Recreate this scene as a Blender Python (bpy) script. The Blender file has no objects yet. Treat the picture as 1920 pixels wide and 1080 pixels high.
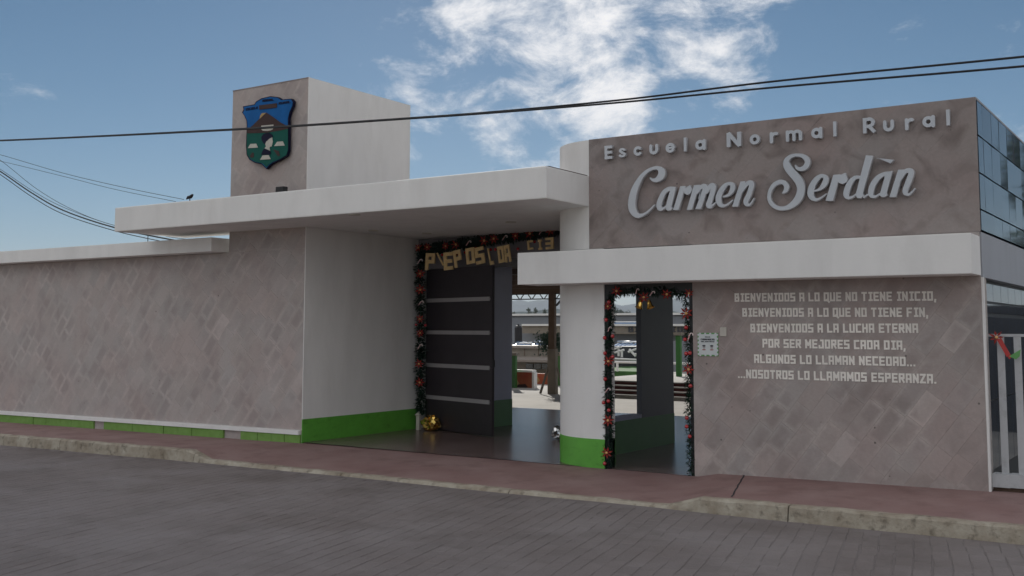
import bpy, bmesh, math, random
import numpy as np
from mathutils import Vector, Matrix
random.seed(7); rng = np.random.RandomState(7)
S = bpy.context.scene; COL = S.collection
rad = math.radians

# ------------------------------------------------------------ camera
YAW, PITCH, ROLL = rad(34.18855), rad(5.16288), rad(0.18238)
FPX, PX, PY = 1989.57, 936.13, 436.69
EYE = np.array([0.0, -12.335, 1.8])
def basis():
    cy, sy = math.cos(YAW), math.sin(YAW)
    f = np.array([-sy*math.cos(PITCH), cy*math.cos(PITCH), math.sin(PITCH)])
    r = np.array([cy, sy, 0.]); u = np.cross(r, f)
    c, s = math.cos(ROLL), math.sin(ROLL)
    return c*r+s*u, -s*r+c*u, f
CR, CU, CF = basis()
cam = bpy.data.objects.new('camera', bpy.data.cameras.new('camera')); COL.objects.link(cam)
cam.matrix_world = Matrix(((CR[0], CU[0], -CF[0], EYE[0]), (CR[1], CU[1], -CF[1], EYE[1]), (CR[2], CU[2], -CF[2], EYE[2]), (0, 0, 0, 1)))
cam.data.sensor_width = 36; cam.data.sensor_fit = 'HORIZONTAL'; cam.data.lens = FPX*36/1920
cam.data.shift_x = (960-PX)/1920; cam.data.shift_y = -(540-PY)/1920
cam.data.clip_start = .1; cam.data.clip_end = 20000
S.camera = cam

# ------------------------------------------------------------ sky, sun, exposure
SUN_EL, SUN_AZ = rad(22), rad(36.8)          # azimuth measured left of +Y
S.view_settings.view_transform = 'Standard'; S.view_settings.look = 'None'
S.view_settings.exposure = -0.03; S.view_settings.gamma = 1; S.view_settings.use_curve_mapping = False
SEED = 0.0
W = bpy.data.worlds.new('World'); S.world = W; W.use_nodes = True
def build_world():
    nt = W.node_tree; N = nt.nodes; L = nt.links; N.clear()
    out = N.new('ShaderNodeOutputWorld'); bg = N.new('ShaderNodeBackground'); bg.inputs[1].default_value = 0.055
    sky = N.new('ShaderNodeTexSky'); sky.sky_type = 'NISHITA'; sky.sun_disc = False
    sky.sun_elevation = SUN_EL; sky.sun_rotation = -SUN_AZ
    sky.altitude = 2200; sky.air_density = 1.0; sky.dust_density = 0.3; sky.ozone_density = 3.0
    tc = N.new('ShaderNodeTexCoord')
    def dot(v):
        n = N.new('ShaderNodeVectorMath'); n.operation = 'DOT_PRODUCT'; L.new(tc.outputs['Generated'], n.inputs[0])
        n.inputs[1].default_value = v; return n.outputs['Value']
    def M(op, a, b=None, c=None, clamp=False):
        n = N.new('ShaderNodeMath'); n.operation = op; n.use_clamp = clamp
        for i, v in enumerate((a, b, c)):
            if v is None: continue
            if isinstance(v, (int, float)): n.inputs[i].default_value = v
            else: L.new(v, n.inputs[i])
        return n.outputs[0]
    # cloud noise on the sky direction
    mp = N.new('ShaderNodeMapping'); mp.inputs['Scale'].default_value = (1, 1, 1.7); mp.inputs['Location'].default_value = (.35, .2, .1)
    L.new(tc.outputs['Generated'], mp.inputs[0])
    no = N.new('ShaderNodeTexNoise'); no.inputs['Scale'].default_value = 13; no.inputs['Detail'].default_value = 10; no.inputs['Roughness'].default_value = .66
    no.inputs['Distortion'].default_value = .25
    L.new(mp.outputs[0], no.inputs['Vector'])
    # patches of cloud: (px, py, angular radius, weight) around sky directions
    patches = [(1075, 30, .066, 1.25), (1300, 20, .06, .75), (1085, 150, .060, 1.15), (925, 125, .055, .6), (885, 8, .03, .8), (925, 45, .03, .3),
               (785, 75, .028, .6), (1160, 215, .035, .55), (1025, 280, .03, .65), (800, 150, .05, .35), (830, 190, .05, .3), (1130, 300, .02, .1),
               (1890, 170, .07, .12), (20, 240, .03, .07), (1230, 60, .07, .55)]
    tot = None
    for x, y, r, w in patches:
        d = CF + CR*(x-PX)/FPX - CU*(y-PY)/FPX; d = d/np.linalg.norm(d)
        v = dot(tuple(d)); c = math.cos(r*1.6)
        m = M('MULTIPLY', M('DIVIDE', M('SUBTRACT', v, c), 1-c, clamp=True), w)
        tot = m if tot is None else M('MAXIMUM', tot, m)
    # heavier cloud added outside the view to light the shaded facade
    n2 = N.new('ShaderNodeTexNoise'); n2.inputs['Scale'].default_value = 2.2; n2.inputs['Detail'].default_value = 2
    mp2 = N.new('ShaderNodeMapping'); mp2.inputs['Location'].default_value = (SEED, SEED*.7, 0); L.new(tc.outputs['Generated'], mp2.inputs[0]); L.new(mp2.outputs[0], n2.inputs['Vector'])
    tot2 = M('MULTIPLY', M('SUBTRACT', n2.outputs[0], .36, clamp=True), 5.0, clamp=True)
    tot2 = M('MULTIPLY', tot2, 1.45)
    behind = M('MULTIPLY', M('SUBTRACT', .74, dot(tuple(CF))), 4.0, clamp=True)
    tot = M('MAXIMUM', tot, M('MULTIPLY', tot2, behind))
    k = M('ADD', M('MULTIPLY_ADD', no.outputs[0], 1.35, -.175), M('MULTIPLY', tot, .38))
    mr = N.new('ShaderNodeMapRange'); mr.interpolation_type = 'SMOOTHSTEP'
    mr.inputs[1].default_value = .60; mr.inputs[2].default_value = 1.04; L.new(k, mr.inputs[0])
    fac = M('MULTIPLY', mr.outputs[0], M('SUBTRACT', 1.0, M('LESS_THAN', tot, .005)))
    lp = N.new('ShaderNodeHueSaturation'); lp.inputs['Saturation'].default_value = 1.14; lp.inputs['Hue'].default_value = .489
    L.new(sky.outputs[0], lp.inputs['Color'])
    # mix the flat cloud colour over the sky by the cloud mask
    mix = N.new('ShaderNodeMixRGB'); L.new(fac, mix.inputs[0]); L.new(lp.outputs[0], mix.inputs[1])
    mix.inputs[2].default_value = (18.5, 18.4, 18.6, 1)
    L.new(mix.outputs[0], bg.inputs[0]); L.new(bg.outputs[0], out.inputs[0])
build_world()
sun = bpy.data.objects.new('sun', bpy.data.lights.new('sun', 'SUN')); COL.objects.link(sun)
sun.data.energy = 4.0; sun.data.angle = rad(.55); sun.data.color = (1, .95, .87)
SD = Vector((-math.sin(SUN_AZ)*math.cos(SUN_EL), math.cos(SUN_AZ)*math.cos(SUN_EL), math.sin(SUN_EL)))
sun.rotation_euler = SD.to_track_quat('Z', 'Y').to_euler()

# ------------------------------------------------------------ helpers
def at(x, y, ax, v):                         # where the sight line of a photo pixel meets the plane axis=v
    d = CF + CR*(x-PX)/FPX - CU*(y-PY)/FPX
    return EYE + d*(v-EYE[ax])/d[ax]
def tag(o, label=None, cat=None, group=None, kind=None):
    if label: o['label'] = label
    if cat: o['category'] = cat
    if group: o['group'] = group
    if kind: o['kind'] = kind
    return o
def empty(name, loc, label, cat, group=None):
    o = bpy.data.objects.new(name, None); COL.objects.link(o); o.location = loc; o.empty_display_size = .1
    o['_'] = 0; del o['_']
    return tag(o, label, cat, group)
class MB:
    def __init__(s): s.v = []; s.f = []
    def quad(s, *p):
        i = len(s.v); s.v += [tuple(map(float, q)) for q in p]; s.f.append(tuple(range(i, i+len(p))))
    def box(s, a, b):
        x0, y0, z0 = a; x1, y1, z1 = b
        i = len(s.v); s.v += [(x0,y0,z0),(x1,y0,z0),(x1,y1,z0),(x0,y1,z0),(x0,y0,z1),(x1,y0,z1),(x1,y1,z1),(x0,y1,z1)]
        s.f += [tuple(i+k for k in q) for q in ((0,3,2,1),(4,5,6,7),(0,1,5,4),(1,2,6,5),(2,3,7,6),(3,0,4,7))]
        return s
    def obox(s, c, hx, hy, hz, R):
        i = len(s.v)
        for dx, dy, dz in ((-1,-1,-1),(1,-1,-1),(1,1,-1),(-1,1,-1),(-1,-1,1),(1,-1,1),(1,1,1),(-1,1,1)):
            s.v.append(tuple(Vector(c)+R@Vector((dx*hx, dy*hy, dz*hz))))
        s.f += [tuple(i+k for k in q) for q in ((0,3,2,1),(4,5,6,7),(0,1,5,4),(1,2,6,5),(2,3,7,6),(3,0,4,7))]
        return s
    def tube(s, pts, r, n=8, caps=True):
        pts = [Vector(p) for p in pts]; rr = r if isinstance(r, (list, tuple)) else [r]*len(pts)
        base = len(s.v); up = None
        for k, p in enumerate(pts):
            d = (pts[min(k+1, len(pts)-1)]-pts[max(k-1, 0)]).normalized()
            if up is None: up = Vector((0,0,1)) if abs(d.z) < .9 else Vector((1,0,0))
            a = d.cross(up).normalized(); b = a.cross(d).normalized(); up = b
            for j in range(n):
                t = 2*math.pi*j/n; s.v.append(tuple(p+a*math.cos(t)*rr[k]+b*math.sin(t)*rr[k]))
        for k in range(len(pts)-1):
            for j in range(n):
                s.f.append((base+k*n+j, base+k*n+(j+1)%n, base+(k+1)*n+(j+1)%n, base+(k+1)*n+j))
        if caps:
            s.f.append(tuple(base+j for j in range(n))[::-1]); e = base+(len(pts)-1)*n; s.f.append(tuple(e+j for j in range(n)))
        return s
    def ball(s, c, r, n=8, m=6, sz=1):
        base = len(s.v)
        for i in range(1, m):
            for j in range(n):
                t = math.pi*i/m; p = 2*math.pi*j/n
                s.v.append((c[0]+r*math.sin(t)*math.cos(p), c[1]+r*math.sin(t)*math.sin(p), c[2]+r*sz*math.cos(t)))
        a = len(s.v); s.v += [(c[0], c[1], c[2]+r*sz), (c[0], c[1], c[2]-r*sz)]
        for j in range(n):
            s.f.append((a, base+j, base+(j+1)%n)); e = base+(m-2)*n; s.f.append((a+1, e+(j+1)%n, e+j))
        for i in range(m-2):
            for j in range(n): s.f.append((base+i*n+j, base+(i+1)*n+j, base+(i+1)*n+(j+1)%n, base+i*n+(j+1)%n))
        return s
    def prism(s, poly, y0, y1):              # polygon in (x,z), extruded from y0 (front) to y1
        n = len(poly); i = len(s.v)
        s.v += [(p[0], y0, p[1]) for p in poly]+[(p[0], y1, p[1]) for p in poly]
        s.f.append(tuple(range(i, i+n))); s.f.append(tuple(range(i+2*n-1, i+n-1, -1)))
        for k in range(n): s.f.append((i+k, i+n+k, i+n+(k+1)%n, i+(k+1)%n))
        return s
    def build(s, name, m, parent=None, bevel=0, smooth=False, loc=None):
        me = bpy.data.meshes.new(name); me.from_pydata(s.v, [], s.f); me.update()
        bm = bmesh.new(); bm.from_mesh(me); bmesh.ops.recalc_face_normals(bm, faces=bm.faces)
        if bevel:
            es = [e for e in bm.edges if len(e.link_faces) == 2 and e.calc_face_angle(0) > .5]
            bmesh.ops.bevel(bm, geom=es, offset=bevel, segments=2, affect='EDGES', profile=.6)
        bm.to_mesh(me); bm.free()
        if smooth:
            for p in me.polygons: p.use_smooth = True
        if m: me.materials.append(m)
        return link(name, me, parent, loc)
def link(name, me, parent=None, loc=None):
    o = bpy.data.objects.new(name, me); COL.objects.link(o)
    if loc is not None: o.location = loc
    if parent: adopt(o, parent)
    return o
def wpos(o):
    p = Vector(o.location)
    while o.parent: o = o.parent; p = p+Vector(o.location)
    return p
def adopt(o, parent):                        # parents are never rotated or scaled: keep world place
    o.parent = parent; o.location = Vector(o.location)-wpos(parent)
def box(name, a, b, m, parent=None, bevel=0): return MB().box(a, b).build(name, m, parent, bevel)
def sheet(name, xs, ys, zf, m, parent=None, kind=None):
    v = [(x, y, zf(x, y)) for y in ys for x in xs]; n = len(xs)
    f = [(j*n+i, j*n+i+1, (j+1)*n+i+1, (j+1)*n+i) for j in range(len(ys)-1) for i in range(n-1)]
    me = bpy.data.meshes.new(name); me.from_pydata(v, [], f); me.materials.append(m)
    for p in me.polygons: p.use_smooth = True
    o = link(name, me, parent)
    if kind: o['kind'] = kind
    return o
def lerp(tab, x): return float(np.interp(x, [t[0] for t in tab], [t[1] for t in tab]))

# ------------------------------------------------------------ materials
def mat(name, col, rough=.7, var=.12, scale=6, bump=.0, bscale=40, metal=0, spec=.5, col2=None, streak=0, coat=0, seed=0, objcol=False, grime=0, gcol=.45, gscale=(1, 1, 1), gs=1.6, gt=(.52, .72)):
    m = bpy.data.materials.new(name); m.use_nodes = True; nt = m.node_tree; N = nt.nodes; L = nt.links
    b = N['Principled BSDF']; b.inputs['Roughness'].default_value = rough; b.inputs['Metallic'].default_value = metal
    b.inputs['Specular IOR Level'].default_value = spec; b.inputs['Coat Weight'].default_value = coat
    g = N.new('ShaderNodeNewGeometry'); mp = N.new('ShaderNodeMapping'); mp.inputs['Location'].default_value = (seed*3.1, seed, 0)
    L.new(g.outputs['Position'], mp.inputs[0])
    if streak: mp.inputs['Scale'].default_value = (1, 1, streak)
    no = N.new('ShaderNodeTexNoise'); no.inputs['Scale'].default_value = scale; no.inputs['Detail'].default_value = 6; no.inputs['Roughness'].default_value = .6
    L.new(mp.outputs[0], no.inputs[0])
    r = N.new('ShaderNodeValToRGB'); r.color_ramp.elements[0].position = .3; r.color_ramp.elements[1].position = .7
    c2 = col2 or tuple(min(1, c*(1+var)) for c in col); c1 = tuple(c*(1-var) for c in col) if not col2 else col
    r.color_ramp.elements[0].color = (*c1, 1); r.color_ramp.elements[1].color = (*c2, 1)
    L.new(no.outputs[0], r.inputs[0]); colout = r.outputs[0]
    if grime:
        m2 = N.new('ShaderNodeMapping'); m2.inputs['Scale'].default_value = gscale; L.new(g.outputs['Position'], m2.inputs[0])
        n3 = N.new('ShaderNodeTexNoise'); n3.inputs['Scale'].default_value = gs; n3.inputs['Detail'].default_value = 8; n3.inputs['Roughness'].default_value = .65; L.new(m2.outputs[0], n3.inputs[0])
        r3 = N.new('ShaderNodeMapRange'); r3.inputs[1].default_value = gt[0]; r3.inputs[2].default_value = gt[1]; r3.inputs[4].default_value = grime; L.new(n3.outputs[0], r3.inputs[0])
        x3 = N.new('ShaderNodeMixRGB'); L.new(r3.outputs[0], x3.inputs[0]); L.new(colout, x3.inputs[1]); x3.inputs[2].default_value = (col[0]*gcol, col[1]*gcol*.96, col[2]*gcol*.9, 1); colout = x3.outputs[0]
    if objcol:
        oi = N.new('ShaderNodeObjectInfo'); mx = N.new('ShaderNodeMixRGB'); mx.blend_type = 'MULTIPLY'; mx.inputs[0].default_value = 1
        L.new(colout, mx.inputs[1]); L.new(oi.outputs['Color'], mx.inputs[2]); colout = mx.outputs[0]
    L.new(colout, b.inputs['Base Color'])
    if bump:
        n2 = N.new('ShaderNodeTexNoise'); n2.inputs['Scale'].default_value = bscale; n2.inputs['Detail'].default_value = 5
        L.new(g.outputs['Position'], n2.inputs[0])
        bu = N.new('ShaderNodeBump'); bu.inputs['Strength'].default_value = bump; bu.inputs['Distance'].default_value = .01
        L.new(n2.outputs[0], bu.inputs['Height']); L.new(bu.outputs[0], b.inputs['Normal'])
    return m
def stone_mat(name, base, pink, dark, edge=.14, blot=1.0, core=.40):
    m = mat(name, base, .85); nt = m.node_tree; N = nt.nodes; L = nt.links; b = N['Principled BSDF']
    g = N.new('ShaderNodeNewGeometry'); oi = N.new('ShaderNodeObjectInfo')
    def noise(sc, det=5, dist=0, vec=None):
        n = N.new('ShaderNodeTexNoise'); n.inputs['Scale'].default_value = sc; n.inputs['Detail'].default_value = det; n.inputs['Distortion'].default_value = dist
        L.new(vec or g.outputs['Position'], n.inputs[0]); return n.outputs[0]
    def mixc(f, a, c, mode='MIX'):
        x = N.new('ShaderNodeMixRGB'); x.blend_type = mode
        for i, v in enumerate((f, a, c)):
            if isinstance(v, (float, int)): x.inputs[i].default_value = v
            elif isinstance(v, tuple): x.inputs[i].default_value = (*v, 1)
            else: L.new(v, x.inputs[i])
        return x.outputs[0]
    def mr(v, a, c, lo=0., hi=1.):
        x = N.new('ShaderNodeMapRange'); x.inputs[1].default_value = a; x.inputs[2].default_value = c; x.inputs[3].default_value = lo; x.inputs[4].default_value = hi
        L.new(v, x.inputs[0]); return x.outputs[0]
    c = mixc(mr(noise(1.1, 3), .42, .62, 0, .8), base, pink)
    c = mixc(mr(noise(3.6*1.0, 6, .6), .5, .72, 0, .75*blot), c, dark)
    c = mixc(mr(noise(28, 4), .3, .7, 0, .35), c, tuple(x*.75 for x in base))
    # each stone has its own tone; joints carry pale lime bloom
    c = mixc(1.0, c, oi.outputs['Color'], 'MULTIPLY')
    at_ = N.new('ShaderNodeAttribute'); at_.attribute_name = 'edge'
    cen = N.new('ShaderNodeMath'); cen.operation = 'MULTIPLY'; L.new(mr(at_.outputs['Fac'], .2, 1, 0, 1), cen.inputs[0]); L.new(mr(noise(1.7, 5, .3), .48, .62, 0, core), cen.inputs[1])
    c = mixc(cen.outputs[0], c, tuple(x*.72 for x in dark))
    sep = N.new('ShaderNodeMath'); sep.operation = 'MULTIPLY'
    nz_ = N.new('ShaderNodeMath'); nz_.operation = 'ADD'; L.new(at_.outputs['Fac'], nz_.inputs[0]); L.new(mr(noise(14, 3), .3, .7, -.35, .35), nz_.inputs[1])
    L.new(mr(nz_.outputs[0], .75, .0, 0, 1), sep.inputs[0]); L.new(mr(noise(1.9, 4), .46, .64, .05, 1), sep.inputs[1])
    f = N.new('ShaderNodeMath'); f.operation = 'MULTIPLY'; L.new(sep.outputs[0], f.inputs[0]); f.inputs[1].default_value = edge
    c = mixc(f.outputs[0], c, tuple(min(1, x*1.9) for x in base))
    # small pores
    vo = N.new('ShaderNodeTexVoronoi'); vo.inputs['Scale'].default_value = 5.5; vo.inputs['Randomness'].default_value = 1; L.new(g.outputs['Position'], vo.inputs[0])
    rnd = N.new('ShaderNodeSeparateColor'); L.new(vo.outputs['Color'], rnd.inputs[0])
    th = mr(rnd.outputs[0], .35, 1, 0.0, .075)
    lt = N.new('ShaderNodeMath'); lt.operation = 'LESS_THAN'; L.new(vo.outputs['Distance'], lt.inputs[0]); L.new(th, lt.inputs[1])
    c = mixc(mr(lt.outputs[0], 0, 1, 0, .6), c, (.02, .018, .018))
    L.new(c, b.inputs['Base Color'])
    bu = N.new('ShaderNodeBump'); bu.inputs['Strength'].default_value = .35; bu.inputs['Distance'].default_value = .008
    L.new(noise(35, 6), bu.inputs['Height']); L.new(bu.outputs[0], b.inputs['Normal'])
    return m
M = {}
M['white'] = mat('white_paint', (.80, .79, .77), .75, .05, 2.5, .15, 25, streak=.3, grime=.17, gcol=.55, gscale=(1.3, 1.3, .4), gs=2.2, gt=(.5, .75))
M['white_side'] = M['white']
M['soffit'] = mat('soffit_paint', (.70, .67, .64), .8, .06, 2)
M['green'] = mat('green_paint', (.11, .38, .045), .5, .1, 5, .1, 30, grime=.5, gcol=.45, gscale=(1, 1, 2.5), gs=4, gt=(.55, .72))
M['green_shaded'] = mat('shaded_green_paint', (.035, .15, .03), .5, .1, 5, .1, 30)  # dado green with interior shade put into the colour, also on the columns
M['green_rough'] = mat('flaking_green_paint', (.16, .30, .06), .85, .3, 9, .8, 60, col2=(.20, .36, .09))
M['brick'] = mat('bare_brick', (.10, .065, .045), .9, .3, 20, .8, 60)
M['stone_wall'] = stone_mat('pinkish_stone', (.45, .405, .385), (.45, .375, .355), (.37, .315, .30), .18)
M['stone_sign'] = stone_mat('grey_brown_stone', (.31, .27, .255), (.315, .25, .235), (.185, .15, .14), .03, 1.3, .12)
M['stone_poem'] = stone_mat('warm_grey_stone', (.40, .355, .335), (.40, .325, .305), (.31, .26, .24), .20)
M['mortar'] = mat('mortar', (.40, .36, .34), .9, .15, 20)
M['gate'] = mat('dark_gate_steel', (.034, .027, .032), .45, .1, 4)
M['strip'] = mat('aluminium_strip', (.40, .38, .38), .45, .05, 4, metal=.2)
M['lintel'] = mat('grey_lintel_paint', (.20, .19, .205), .6, .06, 4)
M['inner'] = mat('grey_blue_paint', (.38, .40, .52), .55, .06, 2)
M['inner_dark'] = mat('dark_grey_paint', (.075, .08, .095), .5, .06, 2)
M['frame'] = mat('black_frame', (.015, .015, .017), .4, .1, 5)
M['letters'] = mat('satin_letter_paint', (.55, .56, .58), .32, .05, 1.2, metal=.35)
M['poem'] = mat('cream_letter_paint', (.84, .80, .74), .8, .16, 1.6)
M['road'] = mat('stamped_concrete', (.16, .135, .128), .75, .2, .9, .5, 70, col2=(.21, .188, .185))
M['sidewalk'] = mat('red_oxide_concrete', (.235, .135, .125), .8, .2, 1.3, .35, 60, col2=(.30, .20, .185), grime=.55, gcol=.55, gs=2.4, gt=(.5, .75))
M['kerb'] = mat('weathered_kerb', (.25, .205, .15), .9, .3, 4.5, 1.0, 30, col2=(.45, .41, .335), grime=.75, gcol=.35, gs=7, gt=(.52, .68))
M['gfloor'] = mat('polished_concrete', (.15, .098, .088), .26, .3, 1.5, .25, 9, col2=(.20, .145, .135), grime=.5, gcol=.4, gs=2, gt=(.5, .7))
M['cfloor'] = mat('courtyard_concrete', (.38, .36, .33), .85, .22, .8, .2, 20, spec=.25, grime=.3)
M['earth'] = mat('earth', (.26, .22, .16), 1, .3, .2, spec=.1)
M['glass'] = mat('mirror_glass', (.05, .065, .085), .07, .1, .5, metal=.0, spec=1.0, coat=0)
M['mull'] = mat('mullion', (.03, .035, .04), .5)
M['fence'] = mat('railing_paint', (.46, .47, .48), .7, .08, 3, grime=.5, gcol=.4, gs=6)
M['band'] = mat('side_band_paint', (.36, .38, .42), .7, .06, 3, streak=.2)
M['cable'] = mat('black_cable', (.012, .012, .014), .6)
M['leafg'] = mat('garland_green', (.010, .035, .018), .6, .4, 30)
M['red'] = mat('poinsettia_red', (.30, .022, .014), .6, .3, 30)
M['bauble'] = mat('red_bauble', (.45, .02, .025), .15, .1, 10, coat=1)
M['yellow'] = mat('flower_centre', (.75, .42, .16), .5, .2, 40)
M['cane'] = mat('candy_white', (.72, .62, .60), .4)
M['gold'] = mat('gold_foil', (.85, .55, .14), .18, .2, 8, metal=1)
M['silver'] = mat('silver_foil', (.75, .75, .74), .15, .1, 8, metal=1)
M['foam'] = mat('golden_foam', (.80, .58, .28), .6, .15, 10)
M['paper'] = mat('white_paper', (.62, .66, .66), .6, .04, 10)
M['ink'] = mat('black_ink', (.05, .05, .06), .6)
M['plate'] = mat('cream_plastic', (.55, .52, .46), .5, .04, 4)
M['pgreen'] = mat('paper_green', (.12, .34, .10), .6)
M['brown'] = mat('brown_steel', (.12, .075, .05), .6, .15, 5)
M['concrete'] = mat('bare_concrete', (.24, .21, .175), .9, .15, 3)
M['roofs'] = mat('roof_panel', (.28, .24, .21), .7, .08, 3)
M['dark'] = mat('dark_void', (.02, .02, .025), .7)
M['farwall'] = mat('grey_shed_wall', (.20, .215, .24), .8, .05, .4)
M['bluemetal'] = mat('blue_tubes', (.30, .42, .62), .25, .1, 3, metal=.3)
M['leaf'] = mat('tree_leaves', (.045, .075, .025), .7, .5, 3)
M['bark'] = mat('bark', (.09, .06, .04), .9, .3, 12)
M['lawn'] = mat('lawn', (.05, .13, .03), .9, .3, 2)
M['hill'] = mat('wooded_hill', (.045, .065, .05), 1, .3, .004, spec=0)
M['cblue'] = mat('crest_blue', (.008, .11, .34), .6, spec=.12)
M['cgreen'] = mat('crest_green', (.008, .095, .075), .6, spec=.12)
M['cbrown'] = mat('crest_brown', (.065, .04, .038), .6, spec=.12)
M['cdark'] = mat('crest_navy', (.008, .008, .03), .6, spec=.12)
M['clight'] = mat('crest_cream', (.50, .48, .42), .5)
M['csun'] = mat('crest_sun', (.42, .28, .10), .5)
M['mural'] = mat('mural_paint', (.35, .03, .02), .7, .3, 1.5, col2=(.42, .14, .05))

M['mural_dark'] = mat('dark_yard_wall', (.05, .045, .045), .9, .2, 2)
# ------------------------------------------------------------ ground heights
ZR = [(-80, -.85), (-30, -.42), (-17, -.225), (-12.6, -.17), (-10.8, -.145), (-5, -.115), (-1.5, -.10), (20, -.05), (60, .1)]
ZW = [(-80, -.75), (-30, -.24), (-20.6, -.108), (-13.2, -.03), (-12.3, -.012), (-5.42, 0), (-5.15, .055), (-2.1, .105), (20, .35), (60, .6)]
ZK = [(-80, -.70), (-30, -.26), (-17, -.06), (-13, -.01), (-12.75, -.015), (-12.4, -.12), (-10.8, -.118), (-5.05, -.09), (-4.65, .03), (-2.6, .045), (-1.5, .05), (20, .22), (60, .4)]
YK = -1.72
zr = lambda x: lerp(ZR, x)
XS = sorted(set(list(np.arange(-80, -24, 4)) + list(np.arange(-24, 6, .3)) + [p[0] for p in ZK+ZW if -24 < p[0] < 5] + list(np.arange(6, 61, 4))))
def side_z(x, y):
    t = min(1, max(0, (y-YK-.13)/(-YK-.13))); a, b = lerp(ZK, x), lerp(ZW, x)
    return a+(b-a)*t
NZ = lambda x, y: .004*math.sin(x*1.7+y*.9)+.003*math.sin(x*.6-y*2.1)
sheet('ground', [-9000, -600, -90, -60, 60, 90, 600, 9000], [-9000, -600, -60, -16, 40, 90, 600, 12000], lambda x, y: -6 if y > 60 else -1.6, M['earth'], kind='structure')
sheet('road', XS, list(np.arange(-15, -1.75, .4))+[YK], lambda x, y: zr(x)-.006+NZ(x, y), M['road'], kind='structure')
sheet('sidewalk', XS, list(np.linspace(YK+.12, .0, 9))+[.25], lambda x, y: side_z(x, min(y, 0)), M['sidewalk'], kind='structure')
# kerb: cast concrete lengths
kz = lambda x: lerp(ZK, x)+.004+.003*math.sin(x*7.3)+.002*math.sin(x*17)
kerb = bpy.data.objects.new('kerb', None); COL.objects.link(kerb); kerb['kind'] = 'structure'
x = -60.0
while x < 30:
    L_ = random.uniform(2.2, 3.4); xe = min(x+L_, 30); n = max(2, int((xe-x)/.12)); kb = MB()
    xx = [x+.006+(xe-x-.012)*i/n for i in range(n+1)]+[p[0] for p in ZK if x+.05 < p[0] < xe-.05]; xx.sort()
    sec = []
    for a in xx:
        z = kz(a); r = zr(a)-.03; w = .006*math.sin(a*3.1)+.004*math.sin(a*9)+.002*math.sin(a*31); c_ = .02+.010*max(0, math.sin(a*5.3)*math.sin(a*12.7))
        sec.append([(a, YK-.02+w, r), (a, YK+.008+w, z-c_), (a, YK+.03+w+.3*c_, z), (a, YK+.135, z+.001), (a, YK+.135, r)])
    for A, B in zip(sec[:-1], sec[1:]):
        for e in range(4): kb.quad(A[e], B[e], B[e+1], A[e+1])
    kb.quad(*sec[0]); kb.quad(*sec[-1][::-1])
    kb.build('kerb_stone', M['kerb'], kerb); x = xe
# cracks / expansion joint in the sidewalk
cr = MB(); p0, p1 = at(1395, 893, 2, .05), at(1372, 931, 2, .04)
for i in range(10):
    t0, t1 = i/10, (i+1)/10; a = p0+(p1-p0)*t0; b = p0+(p1-p0)*t1
    j0, j1 = .006*math.sin(i*2.3), .006*math.sin((i+1)*2.3)
    za, zb = side_z(a[0], a[1])+.004, side_z(b[0], b[1])+.004
    cr.quad((a[0]-.008+j0, a[1], za), (b[0]-.008+j1, b[1], zb), (b[0]+.008+j1, b[1], zb), (a[0]+.008+j0, a[1], za))
c = cr.build('sidewalk_joint', M['dark']); c['kind'] = 'structure'
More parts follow.
